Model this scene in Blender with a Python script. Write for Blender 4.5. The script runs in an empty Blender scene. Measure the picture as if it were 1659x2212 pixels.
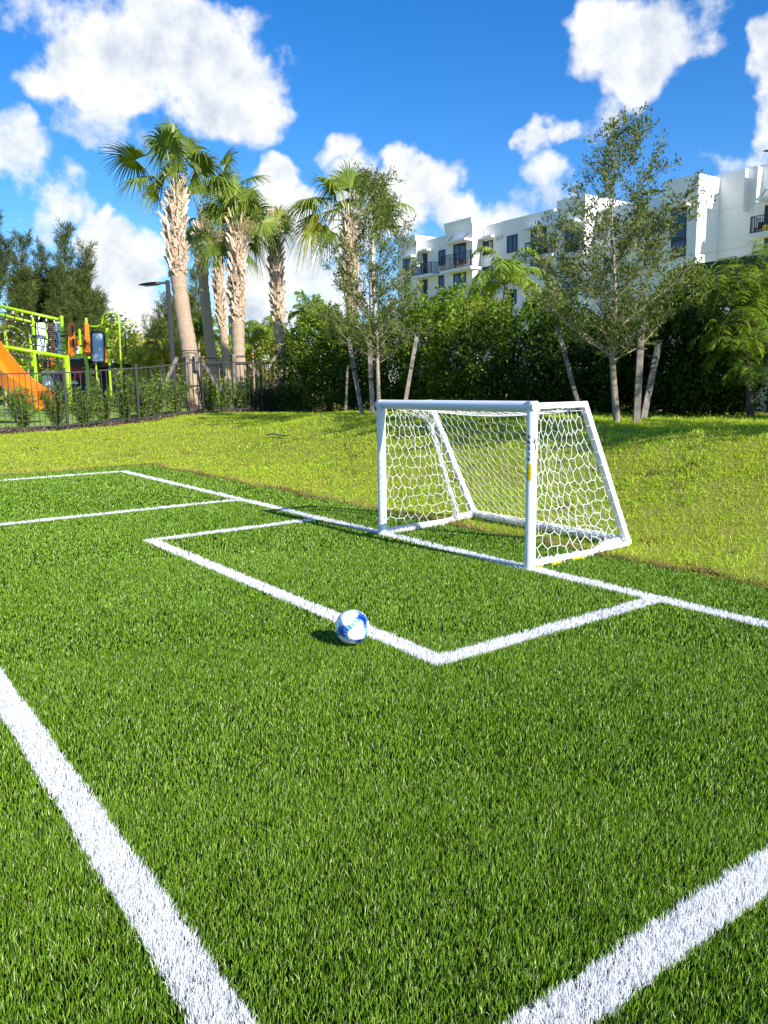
import bpy, bmesh, math, random
import numpy as np
from mathutils import Matrix, Vector
rnd = random.Random(7); rng = np.random.default_rng(7)
R_ = math.radians
scene = bpy.context.scene
COL = scene.collection

# ------------------------------------------------------------------ camera
PITCH, YAW, ROLL, FPX = R_(9.1025), R_(-53.8184), R_(-0.8202), 1693.95
CAMP = np.array([4.905, -4.25, 1.365])
_f = np.array([math.sin(YAW)*math.cos(PITCH), math.cos(YAW)*math.cos(PITCH), -math.sin(PITCH)])
_r = np.array([math.cos(YAW), -math.sin(YAW), 0.0]); _u = np.cross(_r, _f)
RT = _r*math.cos(ROLL)+_u*math.sin(ROLL); UP = -_r*math.sin(ROLL)+_u*math.cos(ROLL); FW = _f
cam = bpy.data.cameras.new('camera'); co = bpy.data.objects.new('camera', cam); COL.objects.link(co)
cam.sensor_fit = 'HORIZONTAL'; cam.sensor_width = 36; cam.lens = 36*FPX/1659
cam.clip_start = 0.05; cam.clip_end = 6000
co.matrix_world = Matrix([[RT[0], UP[0], -FW[0], CAMP[0]], [RT[1], UP[1], -FW[1], CAMP[1]], [RT[2], UP[2], -FW[2], CAMP[2]], [0, 0, 0, 1]])
scene.camera = co
def ray(px, py): return RT*(px-829.5)/FPX - UP*(py-1106)/FPX + FW
def at(px, py, d): return CAMP + ray(px, py)*d                 # a measured point of the place, d metres deep
def onY(px, py, Y):
    r = ray(px, py); return CAMP + r*(Y-CAMP[1])/r[1]
def onX(px, py, X):
    r = ray(px, py); return CAMP + r*(X-CAMP[0])/r[0]

# ------------------------------------------------------------------ light
SUN_EL = R_(31.8); SUN_V = np.array([1.94, 0.21]); SUN_V = SUN_V/np.linalg.norm(SUN_V)
sd = Vector((SUN_V[0]*math.cos(SUN_EL), SUN_V[1]*math.cos(SUN_EL), math.sin(SUN_EL)))
sl = bpy.data.lights.new('sun', 'SUN'); sl.energy = 4.8; sl.angle = R_(0.53); sl.color = (1.0, 0.955, 0.88)
so = bpy.data.objects.new('sun', sl); COL.objects.link(so); so.rotation_euler = sd.to_track_quat('Z', 'Y').to_euler(); so.location = (20, 3, 20)
scene.view_settings.view_transform = 'Standard'; scene.view_settings.look = 'None'
scene.view_settings.exposure = 0.66; scene.view_settings.gamma = 1
world = bpy.data.worlds.new('World'); scene.world = world; world.use_nodes = True
NT = world.node_tree; NT.nodes.clear()
def N(nt, t, **k):
    n = nt.nodes.new(t)
    for a, b in k.items(): setattr(n, a, b)
    return n
def math_(nt, op, a, b=None, c=None, clamp=False):
    n = N(nt, 'ShaderNodeMath', operation=op, use_clamp=clamp)
    for i, v in enumerate((a, b, c)):
        if v is None: continue
        if isinstance(v, (int, float)): n.inputs[i].default_value = v
        else: nt.links.new(v, n.inputs[i])
    return n.outputs[0]
def smooth_(nt, v, a, b, lo=0.0, hi=1.0):
    n = N(nt, 'ShaderNodeMapRange', interpolation_type='SMOOTHSTEP'); nt.links.new(v, n.inputs[0])
    for i, x in zip((1, 2, 3, 4), (a, b, lo, hi)): n.inputs[i].default_value = x
    return n.outputs[0]
sky = N(NT, 'ShaderNodeTexSky', sky_type='NISHITA', sun_disc=False)
sky.sun_elevation = SUN_EL; sky.sun_rotation = math.atan2(SUN_V[0], SUN_V[1]); sky.air_density = 1.0; sky.dust_density = 0.5; sky.ozone_density = 3.0
hs = N(NT, 'ShaderNodeHueSaturation'); hs.inputs['Saturation'].default_value = 1.38; hs.inputs['Value'].default_value = 1.05; hs.inputs['Hue'].default_value = 0.502
NT.links.new(sky.outputs[0], hs.inputs['Color'])
tc = N(NT, 'ShaderNodeTexCoord'); sep = N(NT, 'ShaderNodeSeparateXYZ'); NT.links.new(tc.outputs['Generated'], sep.inputs[0])
az = math_(NT, 'ARCTAN2', sep.outputs[0], sep.outputs[1]); el = math_(NT, 'ARCSINE', sep.outputs[2])
cmb = N(NT, 'ShaderNodeCombineXYZ'); NT.links.new(az, cmb.inputs[0]); NT.links.new(el, cmb.inputs[1])
# warp the direction a little so that cloud outlines are billowed
def fbm(vec, scale, detail, rough=0.55, typ=None):
    n = N(NT, 'ShaderNodeTexNoise'); n.inputs['Scale'].default_value = scale; n.inputs['Detail'].default_value = detail; n.inputs['Roughness'].default_value = rough
    NT.links.new(vec, n.inputs['Vector']); return n
def vmath(op, a, b=None, s=None):
    n = N(NT, 'ShaderNodeVectorMath', operation=op)
    for i, v in enumerate((a, b)):
        if v is None: continue
        if isinstance(v, tuple): n.inputs[i].default_value = v
        else: NT.links.new(v, n.inputs[i])
    if s is not None: n.inputs['Scale'].default_value = s
    return n
wn = fbm(cmb.outputs[0], 7.0, 4)
w1 = vmath('SCALE', vmath('SUBTRACT', wn.outputs['Color'], (0.5, 0.5, 0.5)).outputs[0], None, 0.10)
wn2 = fbm(cmb.outputs[0], 28.0, 3)
w2 = vmath('SCALE', vmath('SUBTRACT', wn2.outputs['Color'], (0.5, 0.5, 0.5)).outputs[0], None, 0.028)
wv = vmath('ADD', vmath('ADD', cmb.outputs[0], w1.outputs[0]).outputs[0], w2.outputs[0])
BLOBS = [ # direction given through the photographed position; radii likewise; last = thickness
 (340,110,190,120,1.0),(225,185,150,95,1.0),(490,190,125,115,1.0),(400,60,150,95,1.0),(560,245,75,75,.85),(115,185,70,60,.75),(240,285,110,45,.42),(600,190,34,80,.45),(330,20,110,70,.9),
 (15,320,70,75,.7),(110,450,55,85,.45),(50,10,70,50,.40),(105,60,45,70,.38),
 (197,468,34,42,.9),(235,550,72,85,1.0),(300,600,70,75,1.0),(225,660,90,80,.9),(335,555,55,55,.7),(150,700,60,50,.5),(330,700,60,60,.8),
 (600,395,62,55,1.0),(622,465,78,70,1.0),(650,560,85,110,.8),(570,630,90,80,.95),(720,640,70,70,.7),(550,510,50,90,.8),
 (728,338,36,28,.5),(765,385,50,36,.36),
 (872,372,55,48,1.0),(925,415,75,55,1.0),(985,455,80,45,.95),(865,460,75,70,.8),(1095,455,85,42,.7),(770,500,60,80,.6),(1030,470,80,45,.8),
 (1370,60,165,85,1.0),(1385,150,95,65,.9),(1285,45,80,65,.9),(1480,105,60,60,.65),(1385,200,46,36,.36),
 (1225,250,50,30,.6),(1165,280,42,32,.6),(1205,345,48,42,.5),(1290,245,50,36,.22),(1640,60,30,50,.5),
 (1655,130,42,95,.75),(1655,270,36,85,.55),(1600,352,90,26,.3),(1180,420,80,60,.3),
 (2300,300,400,140,.9),(3000,200,300,150,.9),(-700,300,300,120,.9),(-300,500,150,90,.9),(2000,600,200,100,.7),(1950,150,150,90,.6)]
def azel(px, py):
    v = ray(px, py); v = v/np.linalg.norm(v); return math.atan2(v[0], v[1]), math.asin(v[2])
acc = None
for cx, cy, rx, ry, wgt in BLOBS:
    a0, e0 = azel(cx, cy); a1, _ = azel(cx+rx, cy); _, e1 = azel(cx, cy-ry)
    mp = N(NT, 'ShaderNodeMapping', vector_type='TEXTURE'); NT.links.new(wv.outputs[0], mp.inputs[0])
    mp.inputs['Location'].default_value = (a0, e0, 0); mp.inputs['Scale'].default_value = (abs(a1-a0)*1.12, abs(e1-e0)*1.12, 1)
    ln = vmath('DOT_PRODUCT', mp.outputs[0], mp.outputs[0])
    v = math_(NT, 'MULTIPLY_ADD', ln.outputs['Value'], -wgt, wgt)
    v = math_(NT, 'MAXIMUM', v, -1.0)
    acc = v if acc is None else math_(NT, 'SMOOTH_MAX', acc, v, 0.25)
dn = fbm(cmb.outputs[0], 13.0, 9, 0.62)
dnf = fbm(cmb.outputs[0], 46.0, 8, 0.6); dens = math_(NT, 'ADD', acc, math_(NT, 'ADD', math_(NT, 'MULTIPLY', math_(NT, 'SUBTRACT', dn.outputs['Fac'], 0.5), 1.8), math_(NT, 'MULTIPLY', math_(NT, 'SUBTRACT', dnf.outputs['Fac'], 0.5), 0.7)))
alpha = smooth_(NT, dens, -0.08, 0.66)
# relief: the same noise read a little towards the sun (up and to the right)
offv = vmath('ADD', cmb.outputs[0], (0.020, 0.024, 0.0))
dn2 = fbm(offv.outputs[0], 15.0, 8, 0.6); dn3 = fbm(cmb.outputs[0], 15.0, 8, 0.6)
rel = math_(NT, 'SUBTRACT', dn3.outputs['Fac'], dn2.outputs['Fac'])
thick = smooth_(NT, dens, 0.3, 1.5)
big = fbm(cmb.outputs[0], 4.5, 3)
lit = math_(NT, 'ADD', 0.84, math_(NT, 'MULTIPLY', rel, 1.15))
lit = math_(NT, 'SUBTRACT', lit, math_(NT, 'MULTIPLY', thick, math_(NT, 'MULTIPLY', smooth_(NT, big.outputs['Fac'], 0.34, 0.72), 0.36)))
lit = math_(NT, 'MINIMUM', math_(NT, 'MAXIMUM', lit, 0.40), 1.0)
cr = N(NT, 'ShaderNodeValToRGB'); NT.links.new(lit, cr.inputs[0])
cr.color_ramp.elements[0].position = 0.4; cr.color_ramp.elements[0].color = (0.46, 0.55, 0.68, 1)
cr.color_ramp.elements[1].position = 0.9; cr.color_ramp.elements[1].color = (0.93, 0.94, 0.95, 1)
bgs = N(NT, 'ShaderNodeBackground'); bgs.inputs['Strength'].default_value = 0.108; tn_ = N(NT, 'ShaderNodeMix', data_type='RGBA', blend_type='MULTIPLY'); tn_.inputs[0].default_value = 1; NT.links.new(hs.outputs[0], tn_.inputs[6]); tn_.inputs[7].default_value = (.88, .97, 1.13, 1); NT.links.new(tn_.outputs[2], bgs.inputs[0])
bgc = N(NT, 'ShaderNodeBackground'); bgc.inputs['Strength'].default_value = 0.74; NT.links.new(cr.outputs[0], bgc.inputs[0])
mx = N(NT, 'ShaderNodeMixShader'); NT.links.new(alpha, mx.inputs[0]); NT.links.new(bgs.outputs[0], mx.inputs[1]); NT.links.new(bgc.outputs[0], mx.inputs[2])
wo = N(NT, 'ShaderNodeOutputWorld'); NT.links.new(mx.outputs[0], wo.inputs[0])

# ------------------------------------------------------------------ helpers
ROOT = {}
def props(o, label=None, cat=None, group=None, kind=None):
    if label: o['label'] = label
    if cat: o['category'] = cat
    if group: o['group'] = group
    if kind: o['kind'] = kind
    return o
def thing(name, label, cat, loc=(0, 0, 0), group=None):
    o = bpy.data.objects.new(name, None); COL.objects.link(o); o.location = [float(v) for v in loc]; o.empty_display_size = 0.2
    ROOT[o.name] = np.array(loc, float); return props(o, label, cat, group)
def unit(v):
    v = np.asarray(v, float); return v/np.maximum(np.linalg.norm(v, axis=-1, keepdims=True), 1e-9)
class G:
    def __init__(s): s.V = []; s.Q = []; s.T = []; s.t = []; s.n = 0
    def add(s, V, Q=None, T=None, tint=0.5):
        V = np.asarray(V, float).reshape(-1, 3)
        if Q is not None and len(Q): s.Q.append(np.asarray(Q, np.int64).reshape(-1, 4)+s.n)
        if T is not None and len(T): s.T.append(np.asarray(T, np.int64).reshape(-1, 3)+s.n)
        s.V.append(V); s.t.append(np.broadcast_to(np.asarray(tint, float), (len(V),)).copy()); s.n += len(V)
    def tube(s, P, rad, sides=8, tint=0.5, cap=True, flat=1.0, up=None):
        P = np.asarray(P, float); k = len(P); rad = np.broadcast_to(np.asarray(rad, float), (k,))
        T = np.gradient(P, axis=0); T = unit(T)
        ref = np.array(up if up is not None else ([0, 0, 1.0] if abs(T[0][2]) < .9 else [1.0, 0, 0]))
        a = unit(np.cross(T[0], ref)); A = [a]
        for i in range(1, k):
            a = a - T[i]*(a@T[i]); a = unit(a); A.append(a)
        A = np.array(A); B = np.cross(T, A)
        th = np.arange(sides)*2*math.pi/sides + (math.pi/4 if sides == 4 else 0)
        V = P[:, None, :] + (A[:, None, :]*np.cos(th)[None, :, None] + flat*B[:, None, :]*np.sin(th)[None, :, None])*rad[:, None, None]
        i = np.arange(k-1)[:, None]*sides; j = np.arange(sides)[None, :]; j2 = (j+1) % sides
        Q = np.stack([i+j, i+j2, i+sides+j2, i+sides+j], -1).reshape(-1, 4)
        s.add(V.reshape(-1, 3), Q, None, tint)
        if cap:
            for base, pt, fl in ((0, P[0], 1), ((k-1)*sides, P[-1], 0)):
                c = s.n; ring = np.arange(sides)+c-k*sides+base if False else None
            # caps as triangle fans
            n0 = s.n-k*sides
            s.V.append(np.array([P[0], P[-1]])); s.t.append(np.full(2, float(np.mean(tint)))); c0 = s.n; s.n += 2
            tr = [[c0, n0+(q+1) % sides, n0+q] for q in range(sides)] + [[c0+1, n0+(k-1)*sides+q, n0+(k-1)*sides+(q+1) % sides] for q in range(sides)]
            s.T.append(np.array(tr))
    def beam(s, p0, p1, w, h, up=(0, 0, 1), tint=0.5):
        p0 = np.asarray(p0, float); p1 = np.asarray(p1, float); d = unit(p1-p0); a = np.cross(d, up)
        if np.linalg.norm(a) < 1e-4: a = np.cross(d, (0, 1.0, 0))
        a = unit(a); b = np.cross(a, d)
        V = [p+a*w/2*x+b*h/2*y for p in (p0, p1) for x, y in ((-1, -1), (1, -1), (1, 1), (-1, 1))]
        s.add(V, [[0, 1, 2, 3], [7, 6, 5, 4], [0, 4, 5, 1], [1, 5, 6, 2], [2, 6, 7, 3], [3, 7, 4, 0]], None, tint)
    def box(s, lo, hi, tint=0.5):
        x0, y0, z0 = lo; x1, y1, z1 = hi
        V = [(x0, y0, z0), (x1, y0, z0), (x1, y1, z0), (x0, y1, z0), (x0, y0, z1), (x1, y0, z1), (x1, y1, z1), (x0, y1, z1)]
        s.add(V, [[3, 2, 1, 0], [4, 5, 6, 7], [0, 1, 5, 4], [1, 2, 6, 5], [2, 3, 7, 6], [3, 0, 4, 7]], None, tint)
    def prism(s, poly, off, tint=0.5):           # planar polygon extruded by a vector
        P = np.asarray(poly, float); n = len(P); V = np.concatenate([P, P+np.asarray(off, float)])
        Q = [[i, (i+1) % n, n+(i+1) % n, n+i] for i in range(n)]
        s.add(V, Q, [[0, i, i+1] for i in range(1, n-1)] + [[n, n+i+1, n+i] for i in range(1, n-1)], tint)
    def leaves(s, P, D, W, L, tint, fold=0.25):  # pointed leaves: base, side, tip, side
        P = np.asarray(P); n = len(P)
        if n == 0: return
        D = unit(D); S = unit(np.cross(D, unit(W))); Nn = np.cross(S, D)
        L = np.broadcast_to(np.asarray(L, float), (n,))[:, None]; wd = s._w*L
        m = P + D*L*0.45
        V = np.stack([P, m+S*wd+Nn*wd*fold, P+D*L, m-S*wd+Nn*wd*fold], 1).reshape(-1, 3)
        i = np.arange(n)[:, None]*4
        s.add(V, i+np.array([[0, 1, 2, 3]]), None, np.repeat(np.broadcast_to(tint, (n,)), 4))
    _w = 0.2
    def build(s, name, mat, parent=None, smooth=False, loc=None):
        V = np.concatenate(s.V) if s.V else np.zeros((0, 3))
        r = parent
        while r is not None and r.parent is not None: r = r.parent
        if r is not None: V = V - (ROOT[r.name] if r.name in ROOT else np.array(r.location))
        elif loc is not None: V = V-np.array(loc, float)
        Q = np.concatenate(s.Q) if s.Q else np.zeros((0, 4), np.int64); T = np.concatenate(s.T) if s.T else np.zeros((0, 3), np.int64)
        me = bpy.data.meshes.new(name); me.vertices.add(len(V)); me.vertices.foreach_set('co', V.astype(np.float32).ravel())
        loops = np.concatenate([Q.ravel(), T.ravel()]).astype(np.int32); me.loops.add(len(loops)); me.loops.foreach_set('vertex_index', loops)
        st = np.concatenate([np.arange(len(Q))*4, len(Q)*4+np.arange(len(T))*3]).astype(np.int32)
        me.polygons.add(len(st)); me.polygons.foreach_set('loop_start', st)
        me.polygons.foreach_set('use_smooth', np.full(len(st), bool(smooth)))
        me.update(calc_edges=True)
        a = me.attributes.new('tint', 'FLOAT', 'POINT'); a.data.foreach_set('value', np.concatenate(s.t).astype(np.float32))
        me.materials.append(mat); o = bpy.data.objects.new(name, me); COL.objects.link(o)
        if parent is not None: o.parent = parent
        elif loc is not None: o.location = [float(v) for v in loc]; ROOT[o.name] = np.array(loc, float)
        return o
def bez(P, n=12):                                  # Catmull-Rom through points
    P = np.asarray(P, float); Q = np.concatenate([[2*P[0]-P[1]], P, [2*P[-1]-P[-2]]]); out = []
    for i in range(1, len(Q)-2):
        for t in np.linspace(0, 1, n, endpoint=False):
            a, b, c, d = Q[i-1:i+3]; out.append(.5*((2*b)+(c-a)*t+(2*a-5*b+4*c-d)*t*t+(3*b-3*c+d-a)*t**3))
    out.append(P[-1]); return np.array(out)

# ------------------------------------------------------------------ materials
def mat(name, col, rough=0.6, metal=0.0, vary=0.0, scale=8.0, bump=0.0, bscale=40.0, spec=0.5, coat=0.0, col2=None, detail=5):
    m = bpy.data.materials.new(name); m.use_nodes = True; nt = m.node_tree; b = nt.nodes['Principled BSDF']
    b.inputs['Base Color'].default_value = (*col, 1); b.inputs['Roughness'].default_value = rough; b.inputs['Metallic'].default_value = metal
    b.inputs['Specular IOR Level'].default_value = spec
    if coat: b.inputs['Coat Weight'].default_value = coat; b.inputs['Coat Roughness'].default_value = 0.15
    tcn = N(nt, 'ShaderNodeTexCoord')
    if vary or col2:
        nz = N(nt, 'ShaderNodeTexNoise'); nz.inputs['Scale'].default_value = scale; nz.inputs['Detail'].default_value = detail; nt.links.new(tcn.outputs['Object'], nz.inputs['Vector'])
        rp = N(nt, 'ShaderNodeValToRGB'); nt.links.new(nz.outputs['Fac'], rp.inputs[0]); c2 = col2 or tuple(c*(1-vary) for c in col)
        rp.color_ramp.elements[0].position = 0.35; rp.color_ramp.elements[1].position = 0.65
        rp.color_ramp.elements[0].color = (*c2, 1); rp.color_ramp.elements[1].color = (*col, 1); nt.links.new(rp.outputs[0], b.inputs['Base Color'])
    if bump:
        nz = N(nt, 'ShaderNodeTexNoise'); nz.inputs['Scale'].default_value = bscale; nz.inputs['Detail'].default_value = 6; nt.links.new(tcn.outputs['Object'], nz.inputs['Vector'])
        bp = N(nt, 'ShaderNodeBump'); bp.inputs['Strength'].default_value = bump; bp.inputs['Distance'].default_value = 0.02; nt.links.new(nz.outputs['Fac'], bp.inputs['Height']); nt.links.new(bp.outputs[0], b.inputs['Normal'])
    return m
def leafmat(name, stops, trans=0.3, rough=0.5, spec=0.35, tsat=1.25):
    m = bpy.data.materials.new(name); m.use_nodes = True; nt = m.node_tree; b = nt.nodes['Principled BSDF']
    at_ = N(nt, 'ShaderNodeAttribute', attribute_name='tint'); rp = N(nt, 'ShaderNodeValToRGB'); nt.links.new(at_.outputs['Fac'], rp.inputs[0])
    els = rp.color_ramp.elements
    while len(els) < len(stops): els.new(0.5)
    for e, (p, c) in zip(els, stops): e.position = p; e.color = (*c, 1)
    nt.links.new(rp.outputs[0], b.inputs['Base Color']); b.inputs['Roughness'].default_value = rough; b.inputs['Specular IOR Level'].default_value = spec
    if trans:
        tr = N(nt, 'ShaderNodeBsdfTranslucent'); g = N(nt, 'ShaderNodeHueSaturation'); g.inputs['Saturation'].default_value = tsat; g.inputs['Value'].default_value = 1.25; nt.links.new(rp.outputs[0], g.inputs['Color']); nt.links.new(g.outputs[0], tr.inputs[0])
        mxs = N(nt, 'ShaderNodeMixShader'); mxs.inputs[0].default_value = trans; nt.links.new(b.outputs[0], mxs.inputs[1]); nt.links.new(tr.outputs[0], mxs.inputs[2])
        nt.links.new(mxs.outputs[0], nt.nodes['Material Output'].inputs['Surface'])
    return m
M = {}
M['turf'] = leafmat('turf_fibre', [(0, (.07, .15, .012)), (.45, (.15, .31, .017)), (.8, (.34, .54, .04)), (1, (.66, .74, .36))], .2, .45, .22)
M['turf_base'] = mat('turf_base', (.010, .016, .006), 1.0, spec=0.0, vary=.5, scale=60, bump=.6, bscale=150)
M['paint'] = leafmat('white_fibre', [(0, (.84, .84, .85)), (1, (.95, .95, .945))], .28, .5, .4, 1.0)
M['lawn'] = leafmat('lawn_blades', [(0, (.20, .13, .06)), (.18, (.42, .34, .12)), (.28, (.56, .56, .08)), (.5, (.51, .61, .05)), (.66, (.31, .51, .03)), (.84, (.45, .64, .045)), (1, (.85, .88, .22))], .38, .6, .08)
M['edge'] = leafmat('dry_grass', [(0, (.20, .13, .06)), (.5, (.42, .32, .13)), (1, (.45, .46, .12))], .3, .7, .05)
M['soil'] = mat('lawn_soil', (.24, .26, .05), .95, col2=(.10, .07, .035), spec=0.0, scale=2.5, bump=.8, bscale=25, detail=8)
M['mulch'] = mat('mulch', (.16, .10, .065), .95, spec=0.1, col2=(.05, .028, .02), scale=22, bump=1.0, bscale=60)
M['play_turf'] = mat('playground_turf', (.27, .40, .09), .95, spec=0.0, vary=.25, scale=30, bump=.3, bscale=200)
M['white_metal'] = mat('white_powder_coat', (.83, .84, .86), .32, vary=.05, scale=5, spec=.5)
M['net'] = mat('net_cord', (.86, .86, .84), .75, spec=.2)
M['yellow'] = mat('yellow_sticker', (.85, .62, .005), .4, vary=.12, scale=60)
M['black'] = mat('black_print', (.02, .02, .025), .5)
M['fence'] = mat('charcoal_metal', (.026, .025, .029), .5, vary=.2, scale=6)
M['fence_far'] = mat('dark_screen', (.02, .02, .022), .8, vary=.3, scale=5)
M['bronze'] = mat('dark_bronze_metal', (.04, .036, .034), .45)
M['wood'] = mat('weathered_timber', (.27, .24, .20), .9, spec=.1, col2=(.14, .12, .10), scale=7, bump=.5, bscale=50)
M['strap'] = mat('black_strap', (.015, .015, .016), .6)
M['lime'] = mat('lime_paint', (.34, .57, .005), .35, vary=.06, scale=3)
M['orange'] = mat('orange_plastic', (.90, .24, .01), .38, vary=.10, scale=3)
M['white_pl'] = mat('white_plastic', (.82, .84, .86), .45)
M['brown'] = mat('brown_plank', (.20, .10, .05), .6, vary=.35, scale=12)
M['dark_pl'] = mat('dark_plastic', (.02, .02, .024), .45)
M['red'] = mat('red_panel', (.45, .02, .012), .45)
M['mirror'] = mat('acrylic_panel', (.42, .52, .60), .12, spec=.8, vary=.15, scale=4)
M['stucco'] = mat('white_stucco', (.90, .885, .855), .95, spec=0.1, vary=.04, scale=.35, bump=.15, bscale=8)
M['glass'] = mat('dark_glass', (.025, .05, .09), .08, spec=.9, vary=.5, scale=1.2)
M['frame'] = mat('black_frame', (.02, .022, .026), .5)
M['concrete'] = mat('pale_concrete', (.62, .60, .56), .85, vary=.12, scale=6)
M['awning'] = mat('dark_green_canvas', (.006, .045, .035), .7, vary=.2, scale=2)
M['oak_bark'] = mat('pale_oak_bark', (.40, .34, .25), .85, col2=(.22, .18, .12), scale=14, bump=.7, bscale=60)
M['palm_bark'] = mat('palm_fibre_trunk', (.50, .38, .26), .95, spec=0.1, col2=(.36, .26, .175), scale=26, bump=1.0, bscale=55)
M['boots'] = leafmat('old_leaf_bases', [(0, (.18, .11, .065)), (.5, (.50, .38, .27)), (1, (.74, .62, .49))], 0, .8, .12)
M['bark'] = mat('brown_bark', (.09, .07, .05), .9, vary=.4, scale=10, bump=.6, bscale=50)
M['sabal'] = leafmat('fan_leaf', [(0, (.06, .10, .018)), (.5, (.16, .23, .035)), (.8, (.35, .42, .07)), (1, (.58, .52, .11))], .28, .42, .35)
M['oak'] = leafmat('oak_leaf', [(0, (.05, .07, .012)), (.5, (.14, .175, .030)), (.85, (.28, .33, .08)), (1, (.42, .46, .20))], .32, .45, .2)
M['hedge'] = leafmat('hedge_leaf', [(0, (.015, .03, .006)), (.5, (.055, .11, .012)), (.85, (.18, .28, .02)), (1, (.38, .45, .035))], .35, .45, .2)
M['bush'] = leafmat('bush_leaf', [(0, (.08, .11, .015)), (.5, (.36, .39, .06)), (.85, (.58, .58, .11)), (1, (.75, .60, .20))], .45, .5, .15)
M['shrub'] = leafmat('shrub_leaf', [(0, (.03, .07, .010)), (.5, (.14, .24, .025)), (.85, (.33, .45, .05)), (1, (.50, .58, .12))], .32, .45, .25)
M['pine'] = leafmat('pine_needles', [(0, (.028, .042, .012)), (.5, (.09, .12, .032)), (1, (.21, .24, .06))], .2, .7, .06)
M['grassy'] = leafmat('tall_grass', [(0, (.03, .06, .02)), (.6, (.07, .12, .035)), (1, (.18, .20, .08))], .3, .5, .3)
M['bright'] = leafmat('bright_leaf', [(0, (.06, .13, .012)), (.5, (.15, .27, .025)), (1, (.38, .46, .06))], .35, .42, .4)
M['gold'] = leafmat('gold_leaf', [(0, (.16, .17, .02)), (.5, (.42, .33, .04)), (1, (.62, .40, .07))], .35, .45, .4)
M['flower'] = leafmat('straw', [(0, (.30, .24, .12)), (1, (.55, .48, .25))], .2, .7, .2)

_e = [n for n in M['soil'].node_tree.nodes if n.type == 'VALTORGB'][0].color_ramp.elements; _e[0].position = .34; _e[1].position = .42
# ------------------------------------------------------------------ ground
def sstep(t): t = np.clip(t, 0, 1); return t*t*(3-2*t)
_ph = rng.uniform(0, 6.28, (14, 2)); _dr = rng.normal(size=(14, 2)); _dr = unit(_dr)
def lump(x, y, f0=0.8):
    s = 0
    for k in range(14):
        f = f0*1.35**k; s = s+np.sin((x*_dr[k, 0]+y*_dr[k, 1])*f*2+_ph[k, 0])*1.35**(-k*.9)
    return s
TE_Y, TE_X = 0.80, -9.22
def ground(x, y):
    x = np.asarray(x, float); y = np.asarray(y, float)
    dy = y-TE_Y; dx = TE_X-x
    d = np.where((dy > 0) & (dx > 0), np.hypot(np.maximum(dy, 0), np.maximum(dx, 0)), np.maximum(dy, dx))
    west = sstep((-x-8.0)/5.0)
    top = .40+.42*np.maximum(sstep((y-0.6)/4.0)*(1-.35*west), 0)
    w = np.where(dx > dy, 5.6, 3.9); w = 3.9+1.7*west
    h = top*sstep(d/w)
    bump = lump(x, y)*0.012*sstep(d/1.0)
    return np.where(d <= 0, -0.03, h+bump+0.012*sstep(d/.1))
def ground1(x, y): return float(ground(np.array([x]), np.array([y]))[0])
def sheet(name, xs, ys, m, zoff=0.0, smooth=True, fn=ground):
    X, Y = np.meshgrid(xs, ys, indexing='ij'); Z = fn(X, Y)+zoff; g = G()
    nx, ny = len(xs), len(ys); i = np.arange(nx-1)[:, None]*ny; j = np.arange(ny-1)[None, :]
    g.add(np.stack([X, Y, Z], -1).reshape(-1, 3), np.stack([i+j, i+ny+j, i+ny+j+1, i+j+1], -1).reshape(-1, 4))
    return props(g.build(name, m, None, smooth), kind='structure')
def axis(lo, hi, st, far=3000):
    a = list(np.arange(lo, hi+1e-6, st)); s = 2.0; b = []
    v = hi
    while v < far: v += s; b.append(v); s *= 1.5
    s = 2.0; c = []; v = lo
    while v > -far: v -= s; c.append(v); s *= 1.5
    return np.array(c[::-1]+a+b)
sheet('lawn_ground', axis(-24, 16, .14), axis(-9, 10, .14), M['soil'])
xs = np.arange(TE_X, 12.01, .5); ys = np.append(np.arange(-14, TE_Y, .5), TE_Y)
sheet('turf_ground', xs, ys, M['turf_base'], 0.0, False, lambda X, Y: X*0)
sheet('mulch_bed', np.arange(-17.4, -14.75, .12), np.arange(-9, 8.6, .12), M['mulch'], 0.012)
sheet('playground_turf', np.concatenate([np.arange(-60, -18, 2), np.arange(-18, -17.35, .2)]), np.arange(-30, 9, .5), M['play_turf'], 0.02)

# field lines (real white fibres in the turf): x0,x1,y0,y1
LW = 0.055; PX = 3.905; GX = 2.03; GY = -1.82; PY = -3.655; FX = -8.37
LINES = [(FX-LW, 12, -LW, LW), (FX-LW, FX+LW, -14, 0), (-PX-LW, -PX+LW, PY, 0), (PX-LW, PX+LW, PY, 0), (-PX-LW, PX+LW, PY-LW, PY+LW),
         (-GX-LW, -GX+LW, GY, 0), (GX-LW, GX+LW, GY, 0), (-GX-LW, GX+LW, GY-LW, GY+LW)]
def in_lines(x, y):
    m = np.zeros(len(x), bool); wob = 0.0025*np.sin(x*9+y*7)+0.003*np.sin(x*61-y*53)
    for a, b, c, d in LINES: m |= (x > a+wob) & (x < b+wob) & (y > c+wob) & (y < d+wob)
    return m
def sample(n, x0, x1, y0, y1): return rng.uniform(x0, x1, n), rng.uniform(y0, y1, n)
def dist_ang(x, y):
    dx = x-CAMP[0]; dy = y-CAMP[1]; d = np.hypot(dx, dy); fx = FW[0]/np.hypot(FW[0], FW[1]); fy = FW[1]/np.hypot(FW[0], FW[1])
    return d, np.degrees(np.arccos(np.clip((dx*fx+dy*fy)/np.maximum(d, 1e-6), -1, 1)))
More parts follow.
